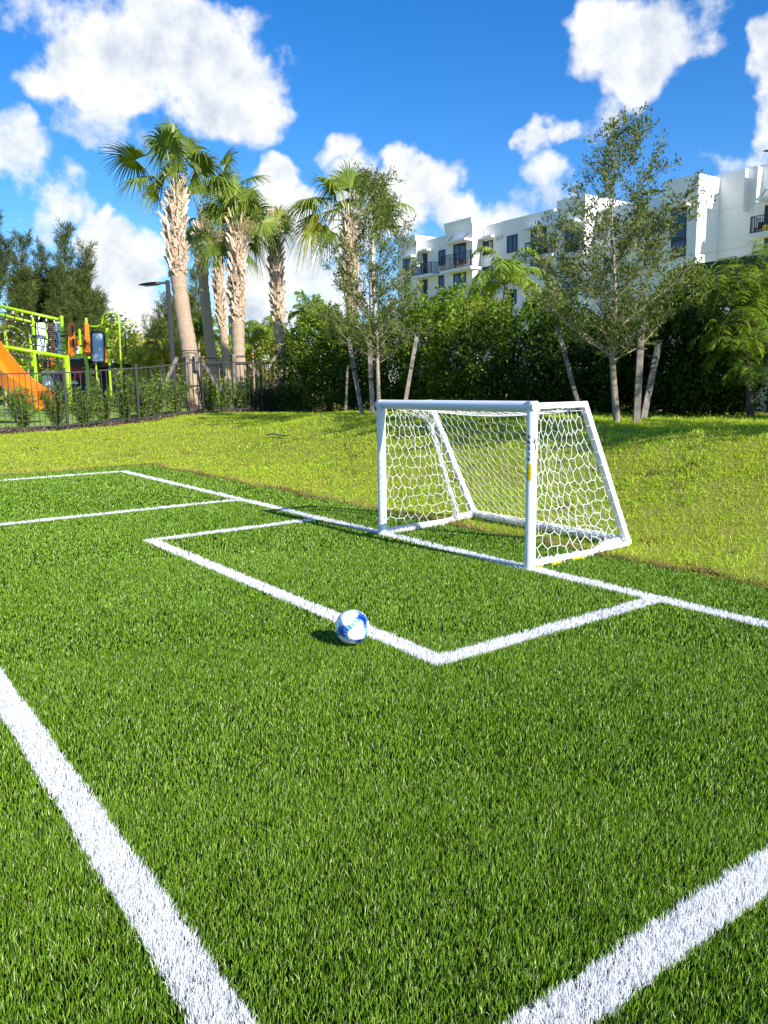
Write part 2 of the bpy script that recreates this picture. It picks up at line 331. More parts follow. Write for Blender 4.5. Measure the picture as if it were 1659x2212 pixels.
def blades(g, x, y, z, L, W, lean, az, curl, tint, seg=2):
    n = len(x); P = np.stack([x, y, z], -1); A = np.stack([np.cos(az), np.sin(az), 0*az], -1)
    ph = rng.uniform(0, 6.283, n); S = np.stack([np.cos(ph), np.sin(ph), 0*ph], -1)*(W/2)[:, None]
    def pt(t):
        a = lean+curl*t
        return P + A*(np.sin(a)*L*t)[:, None] + np.array([0, 0, 1.0])*(np.cos(a)*L*t)[:, None]
    p1 = pt(.55); p2 = pt(1.0)
    V = np.stack([P-S, P+S, p1+S*.85, p1-S*.85, p2], 1).reshape(-1, 3); i = np.arange(n)[:, None]*5
    g.add(V, i+np.array([[0, 1, 2, 3]]), i+np.array([[3, 2, 4]]), np.repeat(tint, 5))
gt = G(); gw = G()
BANDS = [(0, 2.6, 46000, .00155), (2.6, 4.2, 27000, .0021), (4.2, 6.5, 14000, .0030), (6.5, 9.5, 6500, .0048), (9.5, 17, 2800, .0080)]
for d0, d1, den, wd in BANDS:
    bx0 = max(TE_X, CAMP[0]-d1); bx1 = min(11, CAMP[0]+d1); by0 = max(-12, CAMP[1]-d1); by1 = min(TE_Y, CAMP[1]+d1)
    n = int((bx1-bx0)*(by1-by0)*den*1.0); x, y = sample(n, bx0, bx1, by0, by1); d, a = dist_ang(x, y)
    k = (d >= d0) & (d < d1) & ((a < 34) | (rng.random(n) < .26)) & ((a < 85) | (d < 1.5))
    x, y, a = x[k], y[k], a[k]; n = len(x); wide = np.where(a < 34, 1.0, 2.6); ln = in_lines(x, y)
    patch = lump(x*.9, y*.9, 1.1)
    tint = np.clip(.46+.24*rng.normal(size=n)+.02*patch, 0, .9); tint[rng.random(n) < .035] = 1.0
    # tufts share a lean so the pile looks combed in small patches
    la = .9+.5*np.sin(x*15.1+1.7*np.sin(y*14.3))+.5*np.sin(y*16.7+x*12.2)+rng.normal(size=n)*1.6
    lean = np.abs(rng.normal(.22, .20, n)); curl = rng.normal(.12, .20, n); L = rng.uniform(.013, .026, n); W = wd*wide*rng.uniform(.75, 1.3, n); z = np.zeros(n)
    k = ~ln; blades(gt, x[k], y[k], z[k], L[k], W[k], lean[k], la[k], curl[k], tint[k])
    k = ln; m = 1.0
    for rep in range(2):
        xx = x[k]+(rep*rng.uniform(-.01, .01, k.sum())); yy = y[k]+(rep*rng.uniform(-.01, .01, k.sum()))
        blades(gw, xx, yy, z[k], L[k]*1.12, W[k]*1.05, lean[k]*1.1, la[k]+rep, curl[k], np.clip(rng.normal(.7, .3, k.sum()), 0, 1))
props(gt.build('turf_grass', M['turf']), 'short bright green artificial turf fibres of the small pitch', 'grass', kind='stuff')
props(gw.build('pitch_lines', M['paint']), 'white fibre lines marking the boxes and goal line in the turf', 'line marking', kind='structure')

# lawn blades on the mound and strip
gl = G(); ge = G()
x, y = sample(3000000, -17, 11, -9, 7.2); d, a = dist_ang(x, y)
dens = np.where(d < 9, 6300, np.where(d < 13, 4300, 2700))*np.where(a < 31, 1, .25)
k = ((y > TE_Y-.02) | (x < TE_X+.02)) & (x > -15.1+.12*np.sin(y*3)) & (rng.random(len(x)) < dens*(28*16.2/3000000)) & (a < 85)
x, y, d, a = x[k], y[k], d[k], a[k]; n = len(x)
pn = lump(x, y, 1.1)/2.2; pn2 = lump(x+31, y-17, 2.6)/2.2; pn3 = lump(x-11, y+47, 6.0)/2.2; pn4 = lump(x+5, y-3, 1.7)/2.2
bare = (pn2+.6*pn3 > 1.35) & (y > 1.2) & (x > -9)
kk = ~(bare & (rng.random(n) < .80)) & (rng.random(n) < np.clip(.95+.25*pn3, .35, 1)); x, y, d, a, bare, pn, pn2, pn3, pn4 = [v[kk] for v in (x, y, d, a, bare, pn, pn2, pn3, pn4)]; n = len(x)
green = sstep((y-2.6)/1.8)
tint = np.clip(.50+.12*pn4+.09*pn3+.10*green+.19*rng.normal(size=n), .26, 1); q = rng.random(n) < np.clip(.06+.10*(pn2 > .9)+.05*(pn > 1), 0, .3); tint[q] = rng.uniform(.0, .22, q.sum()); tint[bare] = rng.uniform(0, .3, bare.sum())
W = np.where(d < 8, .0060, np.where(d < 12, .0085, .012))*np.where(a < 31, 1, 2.4)*rng.uniform(.7, 1.3, n)
L = rng.uniform(.024, .056, n)*np.clip(1+.30*pn3+.25*green, .5, 1.9); L[rng.random(n) < .04] *= 1.5
blades(gl, x, y, ground(x, y)-.005, L, W, np.abs(rng.normal(.75, .35, n)), rng.uniform(0, 6.28, n), rng.normal(.5, .4, n), tint)
props(gl.build('lawn_grass', M['lawn']), 'yellow green rough lawn grass on the mound around the pitch', 'grass', kind='stuff')
# straw fringe where the sod meets the turf
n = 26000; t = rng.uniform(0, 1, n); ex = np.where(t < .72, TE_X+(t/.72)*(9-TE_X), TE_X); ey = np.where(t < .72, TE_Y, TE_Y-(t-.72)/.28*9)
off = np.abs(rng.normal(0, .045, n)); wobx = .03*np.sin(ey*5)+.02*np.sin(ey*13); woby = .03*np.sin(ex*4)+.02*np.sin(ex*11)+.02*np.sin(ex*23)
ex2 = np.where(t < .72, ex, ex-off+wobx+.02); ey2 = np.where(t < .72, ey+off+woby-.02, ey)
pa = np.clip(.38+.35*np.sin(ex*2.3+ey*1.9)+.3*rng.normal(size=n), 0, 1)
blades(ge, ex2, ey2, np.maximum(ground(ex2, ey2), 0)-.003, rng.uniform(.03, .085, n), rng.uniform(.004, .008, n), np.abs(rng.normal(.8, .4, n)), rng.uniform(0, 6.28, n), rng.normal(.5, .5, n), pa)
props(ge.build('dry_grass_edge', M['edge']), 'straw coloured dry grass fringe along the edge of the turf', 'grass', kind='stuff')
# mulch chips
g = G(); n = 9000; x = rng.uniform(-16.6, -14.85, n); y = rng.uniform(-4, 8.4, n); g._w = .22
D = unit(rng.normal(size=(n, 3))*[1, 1, .35]); g.leaves(np.stack([x, y, ground(x, y)+.02+rng.uniform(0, .02, n)], -1), D, unit(rng.normal(size=(n, 3))+[0, 0, 1.5]), rng.uniform(.03, .09, n), rng.random(n))
M['chips'] = leafmat('bark_chips', [(0, (.04, .02, .015)), (.6, (.18, .10, .07)), (1, (.40, .28, .22))], 0, .9, .2)
props(g.build('bark_mulch', M['chips']), 'brown bark mulch chips under the metal fence', 'mulch', kind='stuff')
# twig and dead leaves
g = G(); p = np.array([-9.9+.9, 3.1, 0]); p0 = onY(578, 981, 3.0); p1 = onY(628, 975, 3.0)
q = [p0+(p1-p0)*t for t in (0, .35, .7, 1)]; q = [np.array([v[0], v[1], ground1(v[0], v[1])+.06+.012*math.sin(i*2)]) for i, v in enumerate(q)]
g.tube(q, [.012, .016, .015, .008], 6)
g.tube([q[1], q[1]+[.08, -.1, .03]], [.008, .004], 5)
props(g.build('fallen_twig', M['wood'], None, loc=q[0]), 'pale dry twig lying on the lawn slope', 'twig')
for i, (px, py, lb) in enumerate([(334, 1019, 'small brown dead leaf on the turf beside the far corner of the lines'), (978, 1110+55, 'small tan dead leaf on the turf inside the goal'), (797, 1046, 'curled tan dead leaf on the lawn slope left of the goal')]):
    r = ray(px, py); t = -CAMP[2]/r[2]; P = CAMP+r*t
    if i == 2: P = onY(px+60, 1000, 2.2)
    z = max(ground1(P[0], P[1]), 0)+.035; g = G(); L = .09
    c = [(-1, 0), (-.55, .42), (0, .5), (.6, .34), (1.05, 0), (.6, -.34), (0, -.5), (-.55, -.42)]
    V = [(P[0], P[1], z+.0)]+[(P[0]+a*L*.5, P[1]+b*L*.5, z+.012*abs(b)*3+.006*a) for a, b in c]
    g.add(V, None, [[0, k+1, (k+1) % 8+1] for k in range(8)]); g.tube([(P[0]-L*.5, P[1], z), (P[0]-L*.8, P[1]+.01, z+.004)], .0015, 4)
    props(g.build('dead_leaf', mat('dead_leaf_brown', (.42, .24, .09), .8, vary=.3, scale=40), None, loc=(P[0], P[1], z)), lb, 'leaf', 'dead leaves on the ground')

# ------------------------------------------------------------------ goal
GH = 1.205; PW = .93; TR = .0405; TD = .56; BD = 1.17
BL, BR = np.array([-PW, BD, ground1(-PW, BD)+.04]), np.array([PW, BD, ground1(PW, BD)+.04])
goal = thing('soccer_goal', 'small white metal soccer goal with hexagonal net standing on the goal line', 'goal', (0, 0, 0))
def rbar(name, pts, r, sides=20, parent=goal, m='white_metal'):
    g = G(); g.tube(pts, r, sides); return g.build(name, M[m], parent, True)
def bevel(o, w=.004, seg=2):
    b = o.modifiers.new('bevel', 'BEVEL'); b.width = w; b.segments = seg; b.limit_method = 'ANGLE'; b.angle_limit = R_(40); return o
def flat_all(o):
    o.data.polygons.foreach_set('use_smooth', np.zeros(len(o.data.polygons), bool)); return o
for s in (-1, 1):
    o = rbar('post', [(s*PW, 0, -.01), (s*PW, 0, GH), (s*PW, 0, GH+TR*.98)], [TR, TR, TR])
    o.modifiers.new('es', 'EDGE_SPLIT').split_angle = R_(50)
o = rbar('crossbar', [(-PW-TR*.9, 0, GH), (PW+TR*.9, 0, GH)], TR*1.002); o.modifiers.new('es', 'EDGE_SPLIT').split_angle = R_(50)
for s, B in ((-1, BL), (1, BR)):
    g = G(); g.beam((s*PW, TR*.9, GH+.004), (s*PW, TD, GH+.004), .045, .045); bevel(g.build('top_side_bar', M['white_metal'], goal))
    g = G(); T0 = np.array([s*PW, TD, GH+.018]); g.beam(T0, B+[0, 0, -.02], .044, .050, (0, 1, 0)); bevel(g.build('rear_brace', M['white_metal'], goal))
    g = G(); g.beam((s*PW, TR*.8, .035), B+[0, .02, -.015], .034, .034); bevel(g.build('ground_side_bar', M['white_metal'], goal))
g = G(); g.beam(BL+[-.022, 0, 0], BR+[.022, 0, 0], .046, .040); bevel(g.build('rear_ground_bar', M['white_metal'], goal))
# gusset plate in the top corner
for s in (-1, 1):
    g = G(); g.prism([(s*PW-.004, .035, GH-.01), (s*PW-.004, .10, GH-.01), (s*PW-.004, .035, GH-.075)], (.008, 0, 0)); g.build('corner_gusset', M['white_metal'], goal)

def hexnet(g, fn, wid, hei, cell=.072, rad=.0021, jit=.008, mask=None):
    """fn maps (u metres across, v metres up) to a point"""
    s = cell/math.sqrt(3)*1.22; rows = int(hei/(1.5*s))+2; cols = int(wid/cell)+2; seen = {}
    def P(u, v):
        key = (round(u/cell*4), round(v/s*4))
        if key not in seen: seen[key] = (u+rnd.gauss(0, jit), v+rnd.gauss(0, jit))
        return seen[key]
    E = set()
    for r in range(-1, rows):
        for c in range(-1, cols):
            cx = c*cell+(cell/2 if r % 2 else 0); cy = r*1.5*s
            V = [(cx+s*math.sin(k*math.pi/3), cy+s*math.cos(k*math.pi/3)) for k in range(6)]
            K = [(round(a/cell*4), round(b/s*4)) for a, b in V]
            for k in range(3): E.add((K[k], K[(k+1) % 6], *V[k], *V[(k+1) % 6]))
    done = set()
    for k0, k1, a, b, c, d in E:
        kk = tuple(sorted((k0, k1)))
        if kk in done: continue
        done.add(kk)
        p, q = P(a, b), P(c, d); w0, w1 = wid, wid
        cl = lambda u, v: (min(max(u, 0), mask(v) if mask else wid), min(max(v, 0), hei))
        p2, q2 = cl(*p), cl(*q)
        if abs(p2[0]-q2[0])+abs(p2[1]-q2[1]) < .004: continue
        if (p2[0] == q2[0]) and (p2[0] in (0, wid) or mask): 
            if p[0] != p2[0] and q[0] != q2[0]: continue
        A, B = fn(*p2), fn(*q2); m = (A+B)/2; m[2] -= np.linalg.norm(A-B)*.05
        g.tube([A, m, B], rad, 4, cap=False)
def cordpath(g, P, rad=.0030, wob=.010, n=40, wrap=None):
    P = bez(P, n); P = P+np.stack([np.sin(np.arange(len(P))*1.3)*wob*.5, np.cos(np.arange(len(P))*1.7)*wob*.5, np.sin(np.arange(len(P))*.9)*wob*.5], -1); g.tube(P, rad, 5)
gn = G(); TOPZ = GH-.02; SAG = .05
def side_pt(s):
    def fn(u, v):                                   # u back from the post, v up
        t = v/TOPZ; depth = BD+(TD-BD)*t; f = u/1.0
        y = f*depth; z = .03+v*(1-.035*math.sin(math.pi*min(f, 1)))+ground1(s*PW, y)*(1-t)
        x = s*(PW-.02-.05*math.sin(math.pi*f)*math.sin(math.pi*t)-.012*math.sin(f*9+t*7))
        return np.array([x, y+.02, z])
    return fn
for s in (-1, 1):
    g = G(); f0 = side_pt(s); W0 = (BD+TD)/2+.14
    hexnet(g, lambda u, v: f0(u/W0, v), W0, TOPZ, .090, .0024, .0105)
    for rep in range(2): cordpath(g, [f0(0, TOPZ*t) for t in np.linspace(0, 1, 7)], .0026, .012)
    for rep in range(3): cordpath(g, [f0(1, TOPZ*t)+[0, -.012*rep, 0] for t in np.linspace(0, 1, 8)], .0026, .022)
    cordpath(g, [f0(t, TOPZ-.012) for t in np.linspace(0, 1, 6)], .003, .012)
    for rep in range(4): cordpath(g, [f0(t, .0)+[0, 0, .012+.01*rep] for t in np.linspace(0, 1, 9)], .0030, .03)
    # lacing loops round the bars
    for k in range(11):
        t = (k+.5)/11; c = np.array([s*PW, TD, GH])*(t)+np.array([s*PW, BD, .05])*(1-t)
        th = np.linspace(0, 6.28, 13); g.tube(np.stack([c[0]+.030*np.cos(th), c[1]+.034*np.sin(th), c[2]+.012*np.sin(th*1+.5)], -1), .0032, 5)
    for k in range(9):
        c = np.array([s*PW, .1+k*.12, .035+ground1(s*PW, .1+k*.12)]); th = np.linspace(0, 6.28, 13)
        g.tube(np.stack([c[0]+.030*np.cos(th), c[1]+.02*np.sin(th*1+k), c[2]+.030*np.sin(th)], -1), .0034, 5)
    g.build('side_net', M['net'], goal)
def back_pt(u, v):
    t = v/1.32; f = u/(2*PW); tt = min(max(t, 0), 1)
    sg = math.sin(math.pi*f); y = BD+(TD-BD)*tt-.10*sg*math.sin(math.pi*tt)**1.0-.05*sg*tt
    z = .05+(TOPZ-.04)*tt-.085*sg*tt**2+ground1(0, BD)*(1-tt)
    return np.array([-PW+2*PW*f, y-.02, z])
g = G(); hexnet(g, back_pt, 2*PW, 1.32, .092, .0019, .006)
for rep in range(2): cordpath(g, [back_pt(2*PW*t, 1.32)+[0, .006*rep, 0] for t in np.linspace(0, 1, 8)], .003, .006)
for rep in range(5): cordpath(g, [back_pt(2*PW*t, 0)+[0, -.01*rep, -.02+.014*rep] for t in np.linspace(0, 1, 10)], .0032, .035)
for k in range(17):
    c = np.array([-PW+.05+k*.11, BD, BL[2]]); th = np.linspace(0, 6.28, 13); g.tube(np.stack([c[0]+.02*np.sin(th+k), c[1]+.038*np.cos(th), c[2]+.036*np.sin(th)], -1), .0034, 5)
g.build('back_net', M['net'], goal)
# top net between the side bars
def top_pt(u, v):
    f = u/(2*PW); t = v/TD; return np.array([-PW+2*PW*f, .03+t*(TD-.03)*(1-.1*math.sin(math.pi*f)), GH-.03-.07*math.sin(math.pi*f)*math.sin(math.pi*min(t*.6+.2, 1))*1.2*t-.012])
g = G(); hexnet(g, top_pt, 2*PW, TD, .092, .0019, .006); g.build('top_net', M['net'], goal)
# bunched net hanging at the far brace
g = G()
for k in range(16):
    a = rnd.random(); P = [np.array([-PW+.03+.05*rnd.random(), TD*(1-t)*.35+TD*.65+(BD-TD)*t-.05-.06*rnd.random(), GH-.04-(GH-.1)*t]) for t in np.linspace(0, 1, 9)]
    P[0] = np.array([-PW+.05+.2*rnd.random(), .12+.3*rnd.random(), GH-.04]); g.tube(bez(P, 5)+rng.normal(0, .004, (41, 3)), .0024, 4)
g.build('gathered_net', M['net'], goal)

# lettering and stickers on the right hand post: facing the pitch side and camera
def wrap_on_post(V, ang0, zc, r=TR+.0012, cx=PW):
    """V: x = down the post, y = across (metres)"""
    a = ang0+V[:, 1]/r; return np.stack([cx+r*np.cos(a), r*np.sin(a), zc-V[:, 0]], -1)
cam_ang = math.atan2(CAMP[1], CAMP[0]-PW)          # direction post -> camera
def text_mesh(body, size, shear=0.0, bold=.0):
    cu = bpy.data.curves.new('lettering', 'FONT'); cu.body = body; cu.size = size; cu.shear = shear; cu.offset = bold; cu.resolution_u = 6; cu.space_character = 1.35
    o = bpy.data.objects.new('tmp', cu); COL.objects.link(o); dg = bpy.context.evaluated_depsgraph_get(); me = bpy.data.meshes.new_from_object(o.evaluated_get(dg)); bpy.data.objects.remove(o); return me
me = text_mesh('agora', .082, .25, .0012)
V = np.array([v.co[:] for v in me.vertices]); xmin, xmax = V[:, 0].min(), V[:, 0].max(); sc = .19/(xmax-xmin)
V[:, 0] = (V[:, 0]-xmin)*sc; V[:, 1] = V[:, 1]*.52
W3 = wrap_on_post(V, cam_ang-.74, 1.005)
for v, w in zip(me.vertices, W3): v.co = w
me.materials.clear(); me.materials.append(M['black']); o = bpy.data.objects.new('lettering', me); COL.objects.link(o); o.parent = goal
g = G()                                             # black blade-like mark beside the word
n = 14; t = np.linspace(0, 1, n); wd = .0042*np.sin(math.pi*np.clip(t, .02, .98))**.8+.0005; xx = .150*t; yy = .010+.030*t**.8
V = wrap_on_post(np.concatenate([np.stack([xx, yy-wd], -1), np.stack([xx, yy+wd], -1)]), cam_ang, 1.005); g.add(V, [[i, i+1, n+i+1, n+i] for i in range(n-1)])
for q in ([[.044, .002], [.048, .003], [.064, .022], [.052, .020]], [[.030, .036], [.034, .038], [.060, .026], [.052, .023]]):
    g.add(wrap_on_post(np.array(q), cam_ang, 1.005, TR+.0016), [[0, 1, 2, 3]])
g.build('emblem', M['black'], goal)
def sticker(z0, z1, a0, a1, name='sticker', m='yellow', r=TR+.0012):
    g = G(); A = np.linspace(a0, a1, 7); V = [(PW+r*math.cos(a), r*math.sin(a), z) for z in (z0, z1) for a in A]; g.add(V, [[i, i+1, 8+i, 7+i] for i in range(6)]); return g.build(name, M[m], goal)
st = sticker(.672, .792, cam_ang-.88, cam_ang+.06)
M['orange_print'] = mat('sticker_print', (.60, .25, .005), .5)
g = G(); th = np.linspace(0, 2*math.pi, 17)[:-1]; r2 = TR+.0022
cc = (cam_ang-.42, .722); V = [(PW+r2*math.cos(cc[0]+q*math.cos(a)/TR), r2*math.sin(cc[0]+q*math.cos(a)/TR), cc[1]+q*math.sin(a)) for q in (.009, .013) for a in th]
g.add(V, [[i, (i+1) % 16, 16+(i+1) % 16, 16+i] for i in range(16)])
for z in (.682, .688, .694, .752, .762, .772, .780):
    V = [(PW+r2*math.cos(cam_ang+a), r2*math.sin(cam_ang+a), z+dz) for dz in (0, .0022) for a in (-.75, -.42, -.08)]; g.add(V, [[0, 1, 4, 3], [1, 2, 5, 4]])
g.build('sticker_print', M['orange_print'], st)
for y0, y1 in ((.06, .11), (.22, .33), (.45, .60)):
    g = G(); z0 = .035+ground1(PW, y0)+.0*y0; g.box((PW-.0185, y0, z0-.020), (PW+.0190, y1, z0+.0195)); g.build('sticker', M['yellow'], goal)

# ------------------------------------------------------------------ ball
t_ = (.107-CAMP[2])/ray(761, 1354)[2]; BC = CAMP+ray(761, 1354)*t_; BRD = .092
bm = bmesh.new(); bmesh.ops.create_icosphere(bm, subdivisions=6, radius=BRD); me = bpy.data.meshes.new('soccer_ball'); bm.to_mesh(me); bm.free()
P = np.zeros(len(me.vertices)*3); me.vertices.foreach_get('co', P); P = P.reshape(-1, 3); Nn = unit(P)
tocam = unit(CAMP-BC); rr = unit(np.cross(-tocam, [0, 0, 1])); rr = -unit(np.cross([0, 0, 1.0], -tocam)) if False else unit(np.cross(-tocam, [0, 0, 1.0])); uu = np.cross(rr, -tocam)
c1 = unit(-.57*rr-.21*uu+.79*tocam); c2 = .63*rr+.49*uu+.60*tocam; c2 = unit(c2-c1*(c1@c2)); c3 = np.cross(c1, c2)
Cs = [c1, c2, c3, -c1, -c2, -c3]; blue = np.full(len(P), 9.0); tipd = np.zeros(len(P)); edge = np.full(len(P), 9.0)
for i in range(6):
    for j in range(i+1, 6):
        if abs(Cs[i]@Cs[j]) > .1: continue
        nn = np.cross(Cs[i], Cs[j]); m = unit(Cs[i]+Cs[j]); off = Nn@nn; along = Nn@m
        tt = np.arctan2(Nn@Cs[j], Nn@Cs[i]); inseg = (along > .68)
        wdt = .25-.14*np.abs(np.sin(tt*2))                 # arms narrow towards the middle of the seam
        swirl = off+.09*np.sin(4*tt-.5)
        dd = np.where(inseg, np.abs(swirl)-wdt, 9.0); blue = np.minimum(blue, dd)
for c in Cs: blue = np.minimum(blue, np.arccos(np.clip(Nn@c, -1, 1))-.34)
def cells(P, s, seed):
    q = np.floor(P*s).astype(np.int64); h = (q[:, 0]*73856093 ^ q[:, 1]*19349663 ^ q[:, 2]*83492791 ^ seed) & 0xffff; return ((h*40503) & 0xffff)/65535.0
cam1 = cells(Nn+.03*np.sin(Nn[:, [1, 2, 0]]*20), 11, 5); cam2 = cells(Nn, 17, 9)
palette = np.array([[.006, .012, .06], [.006, .045, .33], [.008, .09, .50], [.05, .28, .60], [.22, .50, .72], [.80, .84, .88]])
colr = np.tile([.86, .86, .88], (len(P), 1)).astype(float)
dist_c = np.min([np.arccos(np.clip(Nn@c, -1, 1)) for c in Cs], axis=0)
pick = np.clip(cam1*.6+cam2*.35+(dist_c-.42)*.8, 0, .999); idx = np.searchsorted([.18, .38, .55, .68, .85], pick)
inb = blue < 0; colr[inb] = palette[idx[inb]]
rim = (blue > -.022) & (blue < .004) & (cam1 < .8); colr[rim] = [.01, .025, .10]
seam = np.zeros(len(P), bool)
for i in range(3):
    for sg in (1, -1): pass
for a in (-1, 1):
    for b in (-1, 1):
        for c in (-1, 1):
            ctr = unit(a*c1+b*c2+c*c3); dd = np.arccos(np.clip(Nn@ctr, -1, 1)); seam |= (np.abs(dd-.60) < .006) & ~inb
colr[seam] = [.60, .58, .62]
ca = me.color_attributes.new('pattern', 'FLOAT_COLOR', 'POINT'); ca.data.foreach_set('color', np.concatenate([colr, np.ones((len(P), 1))], 1).astype(np.float32).ravel())
dsp = np.where(seam, -.0010, 0)+np.where(rim & ~inb, -.0005, 0); P2 = P+Nn*dsp[:, None]; me.vertices.foreach_set('co', P2.astype(np.float32).ravel())
me.polygons.foreach_set('use_smooth', np.ones(len(me.polygons), bool))
mb = mat('ball_cover', (1, 1, 1), .35, bump=.05, bscale=300, coat=.3); ntb = mb.node_tree; an = N(ntb, 'ShaderNodeAttribute', attribute_name='pattern'); ntb.links.new(an.outputs['Color'], ntb.nodes['Principled BSDF'].inputs['Base Color'])
me.materials.append(mb); o = bpy.data.objects.new('soccer_ball', me); COL.objects.link(o); o.location = BC
props(o, 'white soccer ball with blue patterned stars resting on the white line', 'ball')

# ------------------------------------------------------------------ metal fence (runs straight back at x = FXX)
FXX = -14.98; PAN = 1.75; NP = 14
fy0 = onX(142, 860, FXX)[1]
fence = thing('metal_fence', 'low charcoal metal picket fence between the lawn and the playground', 'fence', (FXX, fy0, ground1(FXX, fy0)))
ys = [fy0+PAN*k for k in range(-2, 5)]
FTOP = 1.41
def zf(y): return float(np.interp(y, ys, [ground1(FXX, v) for v in ys]))
def fpart(name, fn, first=None):
    g = G(); fn(g); return g.build(name, M['fence'], fence)
protoP = None
for y in ys:
    z = zf(y)
    if protoP is None:
        g = G(); g.box((FXX-.027, y-.027, z-.15), (FXX+.027, y+.027, z+FTOP+.05)); g.box((FXX-.038, y-.038, z+FTOP+.05), (FXX+.038, y+.038, z+FTOP+.065)); g.add([(FXX+a*.038, y+b*.038, z+FTOP+.065) for a, b in ((-1, -1), (1, -1), (1, 1), (-1, 1))]+[(FXX, y, z+FTOP+.09)], None, [[0, 1, 4], [1, 2, 4], [2, 3, 4], [3, 0, 4]])
        protoP = g.build('post', M['fence'], fence); py0, pz0 = y, z
    else:
        c = protoP.copy(); COL.objects.link(c); c.parent = fence; c.location = (0, y-py0, z-pz0)
protoK = None
for a, b in zip(ys[:-1], ys[1:]):
    za, zb = zf(a), zf(b)
    for hz in (FTOP-.04, .12):
        g = G(); g.beam((FXX, a+.033, za+hz), (FXX, b-.033, zb+hz), .028, .034); g.build('rail', M['fence'], fence)
    for k in range(1, NP):
        y = a+(b-a)*k/NP; z = za+(zb-za)*k/NP
        if protoK is None:
            g = G(); g.box((FXX-.008, y-.008, z+.05), (FXX+.008, y+.008, z+FTOP-.045)); protoK = g.build('picket', M['fence'], fence); ky0, kz0 = y, z
        else:
            c = protoK.copy(); COL.objects.link(c); c.parent = fence; c.location = (0, y-ky0, z-kz0)

# ------------------------------------------------------------------ vegetation builders
def ellip_leaves(g, c, r, n, L, w=.28, shell=.55, up=.35, tint=.5, tvar=.2, lightup=.0, droop=0.0, minz=None):
    g._w = w; c = np.asarray(c, float); r = np.asarray(r, float)
    D = unit(rng.normal(size=(n, 3))); rad = (shell+(1-shell)*rng.random(n)**.6)[:, None]
    P = c+D*rad*r
    if minz is not None: k = P[:, 2] > minz; P, D = P[k], D[k]; n = len(P)
    dirn = unit(D+rng.normal(size=(n, 3))*.8+np.array([0, 0, up-droop]))
    wv_ = unit(rng.normal(size=(n, 3))+np.array([0, 0, 1.0]))
    g.leaves(P, dirn, wv_, L*rng.uniform(.6, 1.3, n), np.clip(tint+tvar*rng.normal(size=n), 0, 1))
def clumpy(g, c, r, nclump, per, L, cl=.25, w=.28, tint=.5, tvar=.17, ctv=.12, up=.3, droop=0, minz=None, shell=.75, hemi=False):
    """clumps of leaves spread over an ellipsoid volume, giving lobes and gaps"""
    c = np.asarray(c, float); r = np.asarray(r, float)
    for k in range(nclump):
        d = unit(rng.normal(size=3)); q = (shell+(1-shell)*rng.random()) if rng.random() < .72 else rng.random()
        if hemi and d[2] < -.25: d[2] = abs(d[2])
        p = c+d*q*r
        if minz is not None and p[2] < minz: p[2] = minz+rng.random()*.3
        s = cl*rng.uniform(.6, 1.35)
        ellip_leaves(g, p, (s, s, s*.8), per, L, w, .2, up, np.clip(tint+ctv*rng.normal(), .05, .95), tvar, droop=droop)
def simple_tree(name, label, cat, base, top_c, crown_r, lm, bark, nclump, per, L, cl, group=None, trunk_r=.08, tint=.5, w=.28, hemi=False, stems=1):
    t = thing(name, label, cat, base, group)
    base = np.asarray(base, float); top_c = np.asarray(top_c, float)
    g = G()
    for s_ in range(stems):
        off = np.array([rnd.uniform(-.25, .25), rnd.uniform(-.25, .25), 0])*(stems > 1)
        P = bez([base+off*.4-[0, 0, .1], base*.5+top_c*.5+off, top_c+off*1.8+[0, 0, crown_r[2]*.3]], 6); g.tube(P, np.linspace(trunk_r, trunk_r*.3, len(P)), 7)
        for k in range(7):
            i = rnd.randrange(len(P)//2, len(P)-1); d = unit(np.array([rnd.gauss(0, 1), rnd.gauss(0, 1), .7])); q = P[i]+d*np.array(crown_r)*.7
            g.tube([P[i], (P[i]+q)/2+[0, 0, .05], q], [trunk_r*.4, trunk_r*.25, trunk_r*.08], 5)
    g.build('trunk', M[bark], t, True)
    g = G(); clumpy(g, top_c, crown_r, nclump, per, L, cl, w, tint, hemi=hemi); g.build('crown', M[lm], t)
    return t

# ---- sabal palms
def fan(g, hub, axis, normal, R, span=115, nseg=34, tint=.5, droop=.35, fold=.0):
    axis = unit(axis); normal = unit(normal-axis*(normal@axis)); side = np.cross(axis, normal)
    A = np.radians(np.linspace(-span, span, nseg)); dA = A[1]-A[0]
    rad = np.array([0, .18, .42, .62, .82, 1.0]); wid = np.array([.0, .5, .5, .36, .20, .02])
    for k, a in enumerate(A):
        L = R*(1-.28*(abs(a)/math.radians(span))**2)*rnd.uniform(.90, 1.08); tv = np.clip(tint+rnd.gauss(0, .10), 0, 1)
        d0 = axis*math.cos(a)+side*math.sin(a); sd = -axis*math.sin(a)+side*math.cos(a)
        cup = normal*(.22*abs(math.sin(a*.9)))                       # costapalmate cupping
        dr = droop*rnd.uniform(.5, 1.5); tw = rnd.gauss(0, .05)
        V = []
        for j, (q, w) in enumerate(zip(rad, wid)):
            p = hub+(d0+cup*(1-q)+sd*tw*q*q)*L*q-np.array([0, 0, 1.0])*L*dr*max(q-.35, 0)**1.8*1.6
            hw = R*min(q, .45)*dA*w*1.0+.002
            rdg = normal*hw*.55*(1 if q < .9 else 0)
            V += [p-sd*hw, p+rdg, p+sd*hw]
        Q = []
        for j in range(5): Q += [[3*j, 3*j+1, 3*j+4, 3*j+3], [3*j+1, 3*j+2, 3*j+5, 3*j+4]]
        tt = np.repeat(np.clip(tv+np.array([.22, .10, .0, 0, .03, .10]), 0, 1), 3); g.add(V, Q, None, tt)
